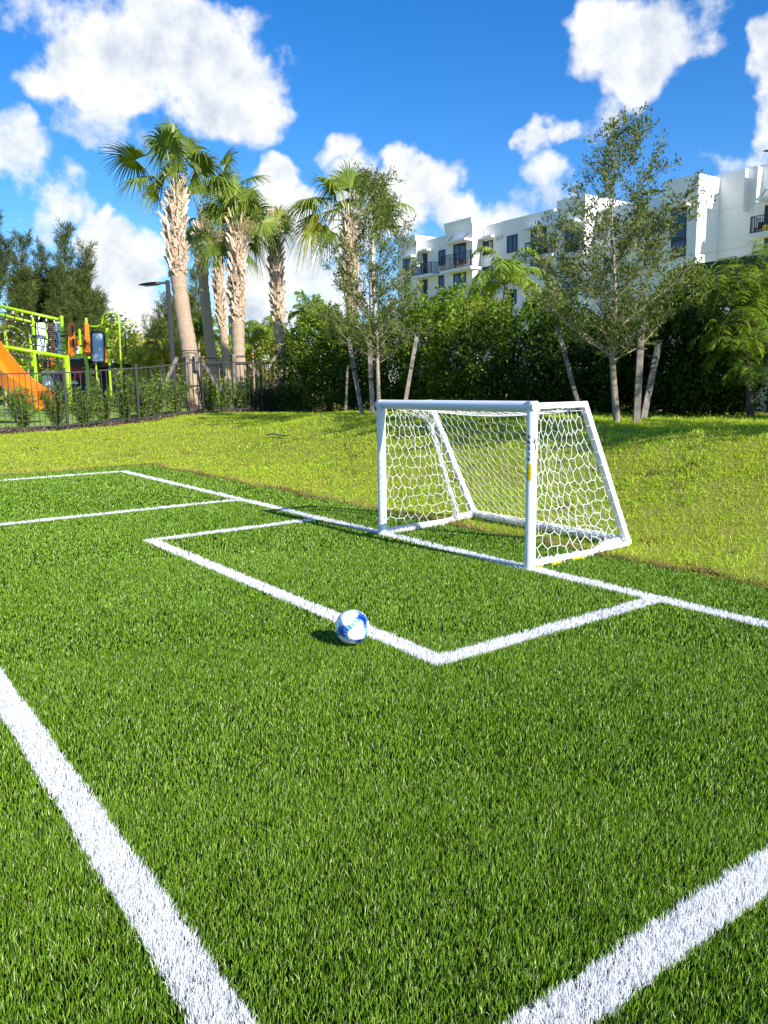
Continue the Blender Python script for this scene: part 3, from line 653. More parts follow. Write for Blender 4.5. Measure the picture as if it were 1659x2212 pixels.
def sabal(label, path_px, depth, widths, boot_from, fronds, R, tintm=.45, stubs=6, droopk=1.0, flower=False, hasbrace=False):
    P = np.array([at(px, py, depth) for px, py in path_px]); b = P[0].copy(); gz = ground1(b[0], b[1])
    P[0] = b if b[2] < gz else b; P = np.concatenate([[[b[0]+(P[0][0]-P[1][0])*.2, b[1]+(P[0][1]-P[1][1])*.2, min(gz, b[2])-.1]], P]) if b[2] > gz+.2 else P
    if P[0][2] > gz-.05: P[0][2] = gz-.1
    base = (P[0][0], P[0][1], gz); t = thing('sabal_palm', label, 'palm tree', base, 'sabal palms behind the metal fence')
    S = bez(P, 14); zz = S[:, 2]; rr_ = np.interp(zz, [P[0][2], P[-1][2]*.5, P[-1][2]], np.array(widths)/2)
    rr_ = rr_*(1+.03*np.sin(zz*23)+.03*rng.normal(size=len(zz)))
    g = G(); g.tube(S, rr_, 16); tr = g.build('trunk', M['palm_bark'], t, True)
    g = G(); zb = at(*boot_from, depth)[2]; ztop = P[-1][2]; spacing = .085; n = int((ztop-zb)/spacing*3.3)
    for k in range(n):
        z = zb+(ztop-zb)*(k/n); i = np.searchsorted(zz, z); i = min(max(i, 1), len(S)-2); c = S[i]; r0 = rr_[i]; a = k*2.39996+rnd.gauss(0, .15)
        o = np.array([math.cos(a), math.sin(a), 0]); sd = np.array([-math.sin(a), math.cos(a), 0]); top = (k/n)
        L = rnd.uniform(.15, .30)*(1+.3*top)*widths[2]/.36; out = rnd.uniform(.30, .70)
        p0 = c+o*r0*.98+[0, 0, 0]; p1 = p0+o*L*out*.5+np.array([0, 0, L*.6]); p2 = p0+o*L*out+np.array([0, 0, L])+sd*rnd.gauss(0, .04)
        w = widths[2]*.15; tv = np.clip(rnd.gauss(.62, .22), .05, 1)
        g.tube([p0, p1, p2], [w, w*.78, w*rnd.uniform(.35, .6)], 5, tv, True, .38, up=tuple(sd))
        for s in (-1, 1):
            q0 = p0+[0, 0, .03]; q1 = c+unit(o+sd*s*.55)*r0*1.10-[0, 0, L*.28]; q2 = c+unit(o+sd*s*.95)*r0*1.06-[0, 0, L*.62]
            g.tube([q0, q1, q2], [w*.85, w*.7, w*.55], 4, tv*.92, False, .5, up=(0, 0, 1))
    g.build('leaf_bases', M['boots'], t)
    top = S[-1]; g = G(); gp = G()
    for (ang, dist, dz, fr, tn) in fronds:
        a = math.radians(ang); d = unit(RT*math.cos(a)+np.array([0, 0, 1.0])*math.sin(a)+FW*dz)
        L = dist*R; sag = .10*L*max(math.cos(a)**2, .1)
        hub = top+d*L-np.array([0, 0, sag]); mid = top+d*L*.5-np.array([0, 0, sag*.2])
        R_f = R; gp.tube([top-d*.05, mid, hub], [.030, .020, .015], 5, .55, True, .5)
        ax = unit(d+np.array([0, 0, -.15-.45*abs(math.cos(a))])); nrm = unit(np.cross(ax, np.cross(np.array([0, 0, 1.0])+RT*rnd.gauss(0, .5)+FW*rnd.gauss(0, .6), ax)))
        fan(g, hub, ax, nrm, fr*R*1.0, span=rnd.uniform(95, 130), nseg=38, tint=np.clip(tintm+tn+rnd.gauss(0, .06), 0, 1), droop=rnd.uniform(.35, .95)*droopk)
    for k in range(stubs):
        a = rnd.uniform(0, 6.28); o = np.array([math.cos(a), math.sin(a), 0]); L = rnd.uniform(.4, .9)
        gp.tube([top+o*.08-[0, 0, .15], top+o*.16+np.array([0, 0, L*.5]), top+o*(.16+.2*rnd.random())+np.array([0, 0, L])], [.035, .03, .022], 5, .85, True, .5)
    M.setdefault('petiole', leafmat('petiole', [(0, (.12, .16, .04)), (.6, (.30, .32, .10)), (1, (.62, .45, .28))], 0, .5, .4))
    gp.build('leaf_stalks', M['petiole'], t, True)
    if flower:
        gf = G()
        for k in range(3):
            c = top+RT*rnd.uniform(-.8, .9)*R*.8+np.array([0, 0, rnd.uniform(-.1, .3)]); n = 700; D = rng.normal(size=(n, 3))*[.22, .22, .13]; gf._w = .05
            gf.leaves(c+D, unit(rng.normal(size=(n, 3))+[0, 0, -.5]), rng.normal(size=(n, 3)), .12, rng.random(n)); gf.tube(bez([top, (top+c)/2+[0, 0, .3], c], 5), .012, 5)
        gf.build('flower_stalks', M['flower'], t)
    g.build('crown', M['sabal'], t)
    return t
def rf(n, a0, a1, d0=.5, d1=1.0, z=.8, fr0=.6, fr1=.9): return [(rnd.uniform(a0, a1), rnd.uniform(d0, d1), rnd.uniform(-z, z), rnd.uniform(fr0, fr1), rnd.gauss(0, .05)) for _ in range(n)]
sabal('tallest sabal palm, leftmost of the cluster, with a thick tan trunk', [(421, 862), (409, 760), (394, 670), (384, 584), (379, 500), (381, 425)], 22, (.50, .44, .40), (384, 590),
      [(137, 1.30, -.15, .95, .05), (146, .95, .1, .85, .15), (163, .50, -.3, .55, .2), (108, 1.15, .2, .95, -.08), (96, 1.1, -.3, .95, -.05), (86, 1.2, .3, .9, -.05), (74, 1.0, .0, .9, .03), (62, .9, .4, .85, 0), (100, .6, .5, .75, .05), (80, .6, -.5, .75, .1), (48, 1.0, -.2, .8, 0), (33, 1.1, .3, .8, .05), (118, .8, .6, .8, -.1), (91, 1.45, .1, .85, -.05), (68, 1.3, .6, .7, .0)], 1.12, .42, 9)
sabal('slender shaded sabal palm just right of the tallest palm', [(462, 800), (452, 730), (444, 655), (437, 580), (434, 540), (437, 485)], 26, (.40, .33, .33), (438, 590),
      [(60, 1.3, -.2, .95, .05), (40, 1.5, .1, .95, 0), (25, 1.2, .3, .9, -.05), (75, 1.2, .3, .9, 0), (95, .9, .0, .8, -.1), (8, 1.0, -.3, .8, -.1), (-15, .8, .2, .8, -.15), (150, .6, .5, .7, -.15), (50, .8, .5, .8, 0), (-40, .7, 0, .7, -.2), (200, .5, .5, .6, -.2), (68, 1.9, .1, .8, .1), (48, 2.0, .2, .8, .05)], 1.12, .42, 4)
sabal('narrow middle sabal palm covered in old leaf bases almost to the ground', [(489, 790), (483, 720), (473, 640), (471, 560), (472, 520)], 30, (.34, .30, .30), (482, 712), rf(13, -35, 215, .5, 1.0, .6, .6, .85), 1.15, .36, 4, flower=True)
sabal('sabal palm with a reddish band low on its trunk, right of the narrow one', [(517, 800), (514, 730), (513, 650), (512, 580), (513, 520), (512, 500)], 24.5, (.46, .40, .40), (514, 690),
      rf(10, 20, 160, .6, 1.1, .5, .75, 1.0)+[(178, .9, .1, .9, 0), (-8, .62, -.2, .72, -.05), (-32, .6, .1, .7, -.1), (205, .8, -.2, .8, -.1), (88, 1.1, -.3, 1.0, .15), (20, .7, .2, .8, 0), (75, 1.1, .2, .9, .1), (100, 1.0, .2, .9, .1)], .98, .5, 5, flower=True)
sabal('thin sabal palm with few fronds and cut stalks, right end of the cluster', [(612, 800), (605, 740), (601, 690), (598, 620), (595, 560), (592, 495)], 25, (.37, .32, .33), (603, 700),
      [(66, .55, -.1, .68, .1), (44, .5, .2, .7, .05), (95, .4, .3, .5, 0), (160, .7, .0, .6, .0), (22, .35, .1, .65, 0)], .74, .55, 14, .5)
sabal('sabal palm standing behind the left young oak', [(765, 760), (762, 700), (758, 620), (757, 560), (754, 520), (756, 475)], 23.5, (.38, .34, .34), (760, 650),
      [(155, 1.15, -.1, 1.05, .1), (172, 1.0, .2, .95, -.05), (140, 1.0, .2, 1.0, 0), (120, .9, -.2, 1.0, .05), (105, .9, .2, .95, 0), (88, .9, 0, .95, .05), (70, .9, -.2, .9, .1), (52, 1.0, .2, .9, .1), (35, .9, .1, .85, 0), (18, .9, -.1, .8, 0), (200, .6, .1, .8, -.1), (-10, .6, .3, .8, -.1), (185, .9, -.3, .8, .2), (98, .5, .6, .8, 0), (128, .6, .7, .8, -.05), (22, 1.5, .0, .55, .2)], 1.08, .46, 3)
# braces of the palms: collar band, battens and raking props
def brace(label, cx, cy, depth, rad, props_px, bat_px):
    c = at(cx, cy, depth); t = thing('palm_brace', label, 'brace', (c[0], c[1], ground1(c[0], c[1])), 'wooden braces around the palm trunks')
    for dz in (-.12, .12):
        g = G(); th = np.linspace(0, 2*math.pi, 21); g.tube(np.stack([c[0]+(rad+.05)*np.cos(th), c[1]+(rad+.05)*np.sin(th), np.full(21, c[2]+dz)], -1), .014, 6, cap=False); g.build('band', M['strap'], t, True)
    for px, py0, py1 in bat_px:
        p = at(px, py0, depth-rad-.06); q = at(px+2, py1, depth-rad-.06); g = G(); g.beam(p, q, .10, .045, FW); g.build('batten', M['wood'], t)
    for (x0, y0, x1, y1, dd) in props_px:
        p = at(x0, y0, depth-rad-.05); q = at(x1, y1, depth-rad-.05+dd); q[2] = max(q[2], ground1(q[0], q[1])-.02) if q[2] < ground1(q[0], q[1]) else q[2]
        g = G(); g.beam(p, q, .09, .045, FW); g.build('prop', M['wood'], t)
brace('wooden battens and leaning props strapped to the tallest palm', 413, 768, 22, .24, [(383, 772, 350, 842, -.5), (430, 770, 480, 848, -.6)], [(405, 764, 840), (424, 764, 800)])
brace('wooden props strapped to the thin palm right of the cluster', 610, 780, 25, .2, [(598, 768, 575, 800, -.3), (620, 770, 678, 872, -1.4)], [])
brace('wooden batten and props on the palm with the reddish band', 515, 778, 24.5, .22, [(540, 788, 562, 812, -.3)], [(506, 765, 830)])
brace('short wooden props at the foot of the slender shaded palm', 461, 782, 26, .19, [(470, 775, 486, 812, -.2)], [])

# ---- young oaks
def oak(label, depth, path_px, widths, prof, nprim, nleafper, seed, leafL=.046, leader_h=None):
    r2 = random.Random(seed); P = np.array([at(px, py, depth) for px, py in path_px]); gz = ground1(P[0][0], P[0][1]); P[0][2] = gz-.05
    t = thing('young_oak', label, 'tree', (P[0][0], P[0][1], gz)); S = bez(P, 10); hz = S[:, 2]; rads = np.interp(hz, np.linspace(hz[0], hz[-1], len(widths)), np.array(widths)/2)
    gb = G(); gb.tube(S, rads, 10); gl_ = G(); gl_._w = .17; prof = np.array([(onz(py, depth), left*depth/FPX, right*depth/FPX) for py, left, right in prof]); prof = prof[np.argsort(prof[:, 0])]
    z0, z1 = prof[0, 0], prof[-1, 0]
    def leafcluster(p, d, n):
        q = np.array(p)+rng.normal(size=(n, 3))*.028; D = unit(np.array(d)*.9+rng.normal(size=(n, 3))*.9+[0, 0, .35])
        gl_.leaves(q, D, rng.normal(size=(n, 3))+[0, 0, .6], leafL*rng.uniform(.6, 1.25, n), np.clip(rng.normal(.48, .2, n), 0, 1))
    def shoot(p, d, L, r, lev):
        n = 5; pts = [np.array(p)]; dd = unit(d)
        for k in range(n):
            dd = unit(dd+np.array([r2.gauss(0, .14), r2.gauss(0, .14), r2.gauss(.05, .10)])); pts.append(pts[-1]+dd*L/n)
        pts = np.array(pts); gb.tube(pts, np.linspace(r, r*.35, n+1), 5 if lev else 6, .5, False)
        if lev == 0:
            m = max(int(L/.10), 4)
            for k in range(m):
                f = .22+.76*(k+r2.random()*.6)/m; i = min(int(f*n), n-1); q = pts[i]+(pts[i+1]-pts[i])*(f*n-i)
                a = unit(dd*.8+np.array([r2.gauss(0, .8), r2.gauss(0, .8), r2.gauss(.25, .5)])); shoot(q, a, r2.uniform(.14, .32)*min(1, L/.6+.3), r*.4, 1)
        else:
            m = max(int(L/.05), 3)
            for k in range(1, n+1):
                if k < 2 and r2.random() < .6: continue
                leafcluster(pts[k], dd, nleafper)
                if r2.random() < .5:
                    e = pts[k]+unit(dd+np.array([r2.gauss(0, 1), r2.gauss(0, 1), r2.gauss(.2, .6)]))*r2.uniform(.05, .12); gb.tube([pts[k], e], [.002, .0012], 3, .5, False); leafcluster(e, e-pts[k], nleafper)
        if lev == 0: leafcluster(pts[-1], dd, nleafper+2)
    for k in range(nprim):
        u = (k+.5)/nprim; z = z0+(z1-z0)*u**1.0*.97; zc = min(z, hz[-1]-.02)
        a = k*2.39996+r2.gauss(0, .3); o = np.array([math.cos(a), math.sin(a), 0]); lat = o@RT
        Lh = np.interp(z, prof[:, 0], prof[:, 1 if lat < 0 else 2])*(.72+.42*r2.random())
        rise = .55+.6*u; zs = max(z-Lh*rise*.9, hz[0]+(hz[-1]-hz[0])*.20); zs = min(zs, hz[-1]-.02); i = min(np.searchsorted(hz, zs), len(S)-1)
        e = S[i]*1.0; tgt = np.array([e[0], e[1], z])+o*Lh; tgt[2] = z; d = tgt-e; L = np.linalg.norm(d)
        shoot(e, d, max(L, .25), max(.0045, rads[i]*.33), 0)
    for k in range(6): shoot(S[-1]-[0, 0, .06*k], np.array([r2.gauss(0, .35), r2.gauss(0, .35), 1]), .20, .004, 1)
    gb.build('trunk', M['oak_bark'], t, True); gl_.build('crown', M['oak'], t); return t
def onz(py, depth): return at(829, py, depth)[2]
oak('young oak with a sparse tall crown at the right of the goal', 10.8, [(1335, 901), (1327, 840), (1322, 740), (1329, 660), (1326, 560), (1322, 470), (1324, 390), (1338, 320), (1352, 270)],
    (.105, .085, .06, .042, .026, .014, .006), [(745, 60, 100), (700, 150, 160), (640, 180, 190), (590, 175, 195), (540, 185, 180), (480, 175, 165), (440, 130, 165), (390, 80, 140), (330, 52, 125), (290, 36, 45), (262, 16, 18)], 60, 5, 11, .060)
oak('young oak with a drooping crown in front of the sabal palm', 15.6, [(819, 905), (816, 800), (815, 740), (808, 660), (803, 580), (802, 500), (804, 440), (812, 392)],
    (.092, .08, .06, .045, .03, .016, .007), [(760, 60, 60), (725, 150, 90), (690, 150, 100), (640, 130, 120), (590, 150, 110), (540, 115, 125), (500, 70, 90), (450, 55, 60), (400, 45, 60), (355, 22, 26)], 52, 5, 23, .064)
oaks = [o for o in COL.objects if o.name.startswith('young_oak')]
third = oaks[0].copy(); COL.objects.link(third); third.location = oaks[0].location + Vector((3.9, .15, 0)); third.rotation_euler = (0, 0, 2.1)
third['label'] = 'third young oak of the row, beyond the right edge of the view'
for c_ in oaks[0].children: e_ = c_.copy(); COL.objects.link(e_); e_.parent = third
# timber stakes beside the oaks, each with its strap
def stake(label, x0, y0, x1, y1, depth, dd=0.0, w=.085, strap=None, grp='timber stakes around the young oaks', leaning=None):
    p = at(x0, y0, depth+dd); q = at(x1, y1, depth); q[2] = min(q[2], ground1(q[0], q[1]))-.06
    t = thing('tree_stake', label, 'stake', (q[0], q[1], ground1(q[0], q[1])), grp)
    g = G(); g.beam(q, p, w, .04, FW); bevel(g.build('timber', M['wood'], t), .003, 1)
    if strap:
        f, tgt = strap; c = q+(p-q)*f; g = G(); u = unit(p-q); g.beam(c-u*.025, c+u*.025, w+.008, .048, FW)
        if tgt is not None:
            e = np.array(tgt, float); m = (c+e)/2-[0, 0, .03]; g.tube([c, m, e], .006, 5)
        g.build('strap', M['strap'], t)
    return t
oR = at(1328, 735, 10.8); oL = at(815, 755, 15.6)
stake('thick upright grey timber stake just right of the right oak', 1387, 685, 1375, 893, 10.6, 0, .088, (.72, oR))
stake('grey timber stake leaning right behind the thick upright stake', 1424, 735, 1388, 893, 11.2, .4, .088, (.78, oR))
stake('thin grey timber stake leaning left behind the top of the goal', 1204, 706, 1262, 890, 11.2, .5, .06, (.72, oR))
stake('timber stake leaning left, left of the left oak trunk', 753, 730, 783, 882, 15.4, .3, .085, (.6, oL))
stake('upright pale timber stake beside the left oak trunk', 798, 735, 805, 888, 15.2, 0, .09, (.5, oL))
stake('timber stake leaning right, right of the left oak trunk', 900, 728, 870, 880, 15.8, .4, .08, (.6, oL))
stake('short thin stake low in the shade left of the left oak', 751, 790, 746, 879, 17, .2, .05, None)

# ------------------------------------------------------------------ hedge and chain link fence behind the mound
HY = 6.95
HED = [ # px centre, py top, half width m, y-depth m, tint (lowered at right to paint in shade), label
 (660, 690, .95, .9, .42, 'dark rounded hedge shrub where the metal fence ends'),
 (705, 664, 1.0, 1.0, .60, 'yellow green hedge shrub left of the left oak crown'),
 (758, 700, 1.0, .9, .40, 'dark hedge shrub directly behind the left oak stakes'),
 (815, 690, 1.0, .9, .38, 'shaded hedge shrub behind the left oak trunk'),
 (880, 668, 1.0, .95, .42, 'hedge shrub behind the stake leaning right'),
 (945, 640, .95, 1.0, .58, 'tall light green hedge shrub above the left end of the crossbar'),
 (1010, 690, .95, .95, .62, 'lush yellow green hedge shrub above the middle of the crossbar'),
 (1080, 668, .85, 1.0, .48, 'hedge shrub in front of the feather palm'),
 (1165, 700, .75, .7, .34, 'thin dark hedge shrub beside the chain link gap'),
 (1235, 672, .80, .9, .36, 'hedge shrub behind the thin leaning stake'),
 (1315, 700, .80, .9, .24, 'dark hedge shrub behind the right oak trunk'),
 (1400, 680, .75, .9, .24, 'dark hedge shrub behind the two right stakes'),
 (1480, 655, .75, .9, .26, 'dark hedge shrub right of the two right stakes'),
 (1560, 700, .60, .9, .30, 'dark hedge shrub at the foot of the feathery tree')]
def hedge_shrub(label, X, ztop, hw, hd, tint, k=1.0):
    gz = ground1(X, HY); t = thing('hedge_shrub', label, 'shrub', (X, HY, gz), 'hedge shrubs behind the mound'); g = G()
    for q in range(4):
        a = q*1.57+rnd.random(); P = [np.array([X, HY, gz-.05]), np.array([X+.25*math.cos(a), HY+.2*math.sin(a), gz+(ztop-gz)*.4]), np.array([X+.45*math.cos(a), HY+.35*math.sin(a), gz+(ztop-gz)*.85])]; g.tube(P, [.03, .022, .008], 6)
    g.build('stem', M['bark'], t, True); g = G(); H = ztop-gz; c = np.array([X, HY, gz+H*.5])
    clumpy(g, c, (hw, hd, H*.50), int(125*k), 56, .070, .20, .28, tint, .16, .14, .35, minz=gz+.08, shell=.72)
    clumpy(g, c-[0, 0, H*.25], (hw, hd, H*.25), int(44*k), 44, .070, .22, .28, tint*.75, .12, .1, .2, minz=gz+.05, shell=.5)  # foot clumps tinted darker: shade put into the leaf colour
    clumpy(g, c+[0, 0, H*.36], (hw*.8, hd*.8, H*.16), 26, 40, .075, .16, .28, min(tint+.18, .9), .14, .14, .6)  # top clumps tinted lighter, sunlight put into the leaf colour
    for q in range(14):                              # vertical shoots that break the outline
        a, b = rnd.uniform(-hw, hw)*.8, rnd.uniform(-hd, hd)*.8; z = gz+H*rnd.uniform(.88, 1.02)
        P = np.array([X+a, HY+b, z]); e = P+[rnd.gauss(0, .06), rnd.gauss(0, .06), rnd.uniform(.12, .38)]; n = 26; f = rng.random(n)[:, None]
        g.leaves(P+(e-P)*f, unit(rng.normal(size=(n, 3))+[0, 0, .8]), rng.normal(size=(n, 3)), .085*rng.uniform(.6, 1.1, n), np.clip(rng.normal(tint+.25, .12, n), 0, 1))
    g.build('crown', M['hedge'], t)
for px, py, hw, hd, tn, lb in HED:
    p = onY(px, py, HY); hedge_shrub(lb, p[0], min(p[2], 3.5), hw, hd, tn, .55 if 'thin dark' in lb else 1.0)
for i, (X, zt) in enumerate([(.6, 2.5), (1.7, 2.4), (2.9, 2.3), (4.2, 2.6)]):
    hedge_shrub('hedge shrub of the row beyond the right edge of the view, %s one' % ['nearest', 'second', 'third', 'fourth'][i], X, zt, .9, .9, .4, .6)
cl = thing('chain_link_fence', 'galvanized chain link fence behind the hedge shrubs', 'fence', (-7, 6.15, ground1(-7, 6.15)))
CX0, CX1, CY = -14.6, 3.0, 7.75
g = G(); D_ = .06; H_ = 1.55; n = int((CX1-CX0)/D_); m = int(H_/D_)*2
for k in range(n):
    for sgn in (0, 1):
        zz = np.arange(m+1)*D_/2; xx = CX0+k*D_+((np.arange(m+1)+sgn) % 2)*D_/2+(0 if sgn == 0 else 0)
        P = np.stack([xx, CY+.002*((np.arange(m+1)+sgn) % 2), zz+.84], -1)
        sdv = np.array([0.0016, 0, 0]); V = np.stack([P-sdv, P+sdv], 1).reshape(-1, 3); i = np.arange(m)[:, None]*2; g.add(V, i+np.array([[0, 1, 3, 2]]))
M['galv'] = mat('galvanized_wire', (.42, .44, .42), .45, .6)
g.build('wire_mesh', M['galv'], cl)
for X in np.arange(CX0, CX1+.1, 2.2):
    g = G(); g.tube([(X, CY+.03, .7), (X, CY+.03, 2.34)], .024, 10); g.build('post', M['galv'], cl, True)
g = G(); g.tube([(CX0, CY+.03, 2.38), (CX1, CY+.03, 2.38)], .016, 8); g.build('top_rail', M['galv'], cl, True)

# ---- feather palms
def feather(g, gs, p0, d0, L, droop, leaf, tint, npair=46, hang=.5):
    d0 = unit(d0); n = 14; P = [np.array(p0, float)]; d = d0.copy()
    for k in range(n): d = unit(d+np.array([0, 0, -droop*(k/n)*.32])); P.append(P[-1]+d*L/n)
    P = np.array(P); gs.tube(P, np.linspace(.022, .004, n+1)*L/1.6, 5, .5, False); g._w = .045
    f = np.linspace(.14, .99, npair); idx = f*n; i = np.minimum(idx.astype(int), n-1); Q = P[i]+(P[i+1]-P[i])*(idx-i)[:, None]; T = unit(P[i+1]-P[i])
    S = unit(np.cross(T, [0, 0, 1.0])); Ll = leaf*np.sin(math.pi*np.clip(f*.85+.12, 0, 1))**.7
    for s in (-1, 1):
        D = unit(S*s+T*.55+np.array([0, 0, 1.0])*(.15-hang)+rng.normal(size=Q.shape)*.10)
        mid = Q+D*Ll[:, None]*.5; D2 = unit(D+[0, 0, -.7*hang-.15]); W = unit(np.cross(D, [0, 0, 1.0])+rng.normal(size=Q.shape)*.3); w = .020*leaf/.45
        tp = mid+D2*Ll[:, None]*.5; V = np.stack([Q-W*w*.5, Q+W*w*.5, mid+W*w, mid-W*w, tp], 1).reshape(-1, 3); j = np.arange(len(Q))[:, None]*5
        g.add(V, j+np.array([[0, 1, 2, 3]]), j+np.array([[3, 2, 4]]), np.repeat(np.clip(rng.normal(tint, .13, len(Q)), 0, 1), 5))
def feather_palm(label, path_px, depth, r, L, leaf, nf, m, tint=.5, low=-20, high=85, name='feather_palm', group=None, droop=1.0, stems=None, barkm='palm_bark'):
    P = np.array([at(px, py, depth) for px, py in path_px]); gz = ground1(P[0][0], P[0][1]); P[0][2] = gz-.05
    t = thing(name, label, 'palm tree', (P[0][0], P[0][1], gz), group); S = bez(P, 8); g = G(); g.tube(S, np.linspace(r, r*.7, len(S)), 10); g.build('trunk', M[barkm], t, True)
    g = G(); gs = G()
    for k in range(nf):
        a = k*2.39996+rnd.gauss(0, .2); e = math.radians(rnd.uniform(low, high)); feather(g, gs, S[-1], [math.cos(a)*math.cos(e), math.sin(a)*math.cos(e), math.sin(e)], L*rnd.uniform(.85, 1.1), droop, leaf, tint+rnd.gauss(0, .08))
    M.setdefault('stalk', mat('green_stalk', (.22, .26, .05), .5)); gs.build('leaf_stalks', M['stalk'], t, True); g.build('crown', M[m], t); return t
feather_palm('feather leaved palm in front of the white apartment block', [(1092, 760), (1091, 690), (1092, 640), (1093, 612)], 21, .085, 1.75, .48, 13, 'shrub', .78, -5, 80, droop=1.7)
feather_palm('yellow green clumping palm right of the palm cluster', [(588, 800), (584, 760), (582, 730)], 33, .05, 1.9, .5, 15, 'bright', .6, 5, 85, group='clumping palms among the background shrubs', droop=1.3)
feather_palm('bright clumping palm just right of the reddish banded palm', [(548, 800), (546, 770), (546, 745)], 31, .05, 1.5, .45, 12, 'bright', .75, 5, 85, group='clumping palms among the background shrubs', droop=1.2)
feather_palm('bright leaved palm between the two left trunks of the cluster', [(432, 800), (430, 760), (430, 735)], 32, .05, 1.7, .5, 12, 'bright', .45, 10, 85, group='clumping palms among the background shrubs', droop=1.2)
feather_palm('small orange tinted palm beside the foot of the lamp pole', [(352, 800), (350, 775), (348, 765)], 30, .04, 1.1, .38, 11, 'gold', .6, 0, 80, group='clumping palms among the background shrubs', droop=1.3)
feather_palm('yellow palm behind the rope net of the climbing frame', [(12, 860), (10, 780), (10, 745)], 38, .06, 2.0, .5, 14, 'gold', .25, 0, 85, group='clumping palms among the background shrubs', droop=1.1)
feather_palm('light green palm behind the white panels of the climbing frame', [(62, 860), (60, 780), (58, 750)], 38, .06, 1.9, .5, 13, 'bright', .75, 10, 85, group='clumping palms among the background shrubs', droop=1.1)
feather_palm('feathery palm poking above the hedge left of the left oak', [(672, 780), (670, 720), (668, 690)], 24, .05, 1.0, .35, 14, 'bright', .5, 10, 85, droop=1.2)
feather_palm('small feather palm behind the hedge below the apartment balconies', [(1005, 790), (1003, 720), (1003, 668)], 20, .05, .9, .30, 13, 'shrub', .6, 10, 85, droop=1.2)

# ---- compound leaved tree on the right
def compound_tree():
    d = 11.0; P = np.array([at(px, py, d) for px, py in [(1622, 890), (1618, 800), (1608, 740), (1604, 700)]]); gz = ground1(P[0][0], P[0][1]); P[0][2] = gz-.05
    t = thing('feathery_tree', 'light green tree with large compound leaves at the right edge', 'tree', (P[0][0], P[0][1], gz)); S = bez(P, 8); gb = G(); gb.tube(S, np.linspace(.055, .035, len(S)), 9); g = G()
    tips = [(1628, 525, .2), (1590, 545, -.2), (1560, 600, .0), (1545, 650, .3), (1650, 600, -.3), (1625, 640, .0), (1585, 620, .4), (1660, 560, .3), (1600, 585, -.4), (1640, 690, .2), (1570, 690, -.3), (1700, 620, 0), (1720, 560, .2), (1690, 690, .3), (1545, 590, -.2), (1570, 760, .1), (1610, 790, -.3), (1660, 760, .2), (1540, 720, .2), (1700, 750, 0), (1640, 720, -.4), (1585, 730, -.5), (1620, 560, .5), (1575, 570, .3), (1655, 535, -.1), (1610, 660, -.5), (1650, 650, .4)]
    for px, py, dd in tips:
        e = at(px, py+8, d+dd); b = bez([S[-1]-[0, 0, rnd.random()*.3], S[-1]*.5+e*.5-[0, 0, .06], e], 6); gb.tube(b, np.linspace(.020, .006, len(b)), 5, .5, False)
        for k in range(13):
            a = rnd.uniform(0, 6.28); q = b[rnd.randrange(len(b)*2//3, len(b))]; el_ = rnd.uniform(-.2, .6); feather(g, gb, q, [math.cos(a), math.sin(a), el_], rnd.uniform(.28, .50), 1.3, .16, .62+rnd.gauss(0, .15), 16, .2)
    gb.build('trunk', M['bark'], t, True); g.build('crown', M['bright'], t)
compound_tree()

# ---- casuarina pines far left
def pine(label, px, pytop, pybase, halfw_px, depth, n=150, tint=.5, lean=0.0, spires=4):
    b = at(px, pybase, depth); top = at(px+lean, pytop, depth); gz = ground1(b[0], b[1]); H = top[2]-gz; R = halfw_px*depth/FPX
    t = thing('australian_pine', label, 'tree', (b[0], b[1], gz), 'tall pines behind the playground'); gb = G(); g = G(); g._w = .045
    r2 = random.Random(int(px*7+1000)); base = np.array([b[0], b[1], gz-.2])
    sp = [(0.0, 0.0, 1.0)]
    for k in range(spires): a = k*6.283/spires+r2.random(); q = r2.uniform(.45, .85); sp.append((math.cos(a)*R*q, math.sin(a)*R*q, r2.uniform(.55, .88)))
    for dx, dy, hf in sp:
        tp = np.array([top[0]+dx, top[1]+dy, gz+H*hf]); S = bez([base, [base[0]+dx*.55, base[1]+dy*.55, gz+H*hf*.45], tp], 12); gb.tube(S, np.linspace(.16, .015, len(S)), 6)
        rr = R*.58*(1.0 if dx == 0 else .8); nb = int(n/(spires+1)*2.1)
        for k in range(nb):
            f = .14+.86*((k+.5)/nb); c = S[min(int(f*(len(S)-1)), len(S)-1)]; a = k*2.39996+r2.gauss(0, .4)
            L = (rr*(min((1-f)*1.7, 1)**.85)*r2.uniform(.35, 1.15)+.22); up = r2.uniform(.7, 1.5)
            o = np.array([math.cos(a), math.sin(a), 0])
            P = np.array([c, c+o*L*.55+[0, 0, L*up*.35], c+o*L*.9+[0, 0, L*up*.95]]); gb.tube(P, [.025, .012, .004], 3, .5, False)
            tn = tint+r2.gauss(0, .10)
            for q in range(3):
                f0 = (q+r2.random())/3; cc = P[0]+(P[2]-P[0])*(.35+.7*f0); m = 40; ax = unit(o*.55+np.array([0, 0, 1.0])+rng.normal(size=3)*.25); s_ = r2.uniform(.5, 1.0)
                u = rng.random(m)[:, None]; p = cc+ax*(u-.3)*s_+rng.normal(size=(m, 3))*.13*(1.15-u); dirv = unit(ax*.9+rng.normal(size=(m, 3))*.5)
                g.leaves(p, dirv, rng.normal(size=(m, 3)), rng.uniform(.22, .42, m)*(.6+depth/110), np.clip(rng.normal(tn, .15, m), 0, 1))
    gb.build('trunk', M['bark'], t, True); g.build('crown', M['pine'], t)
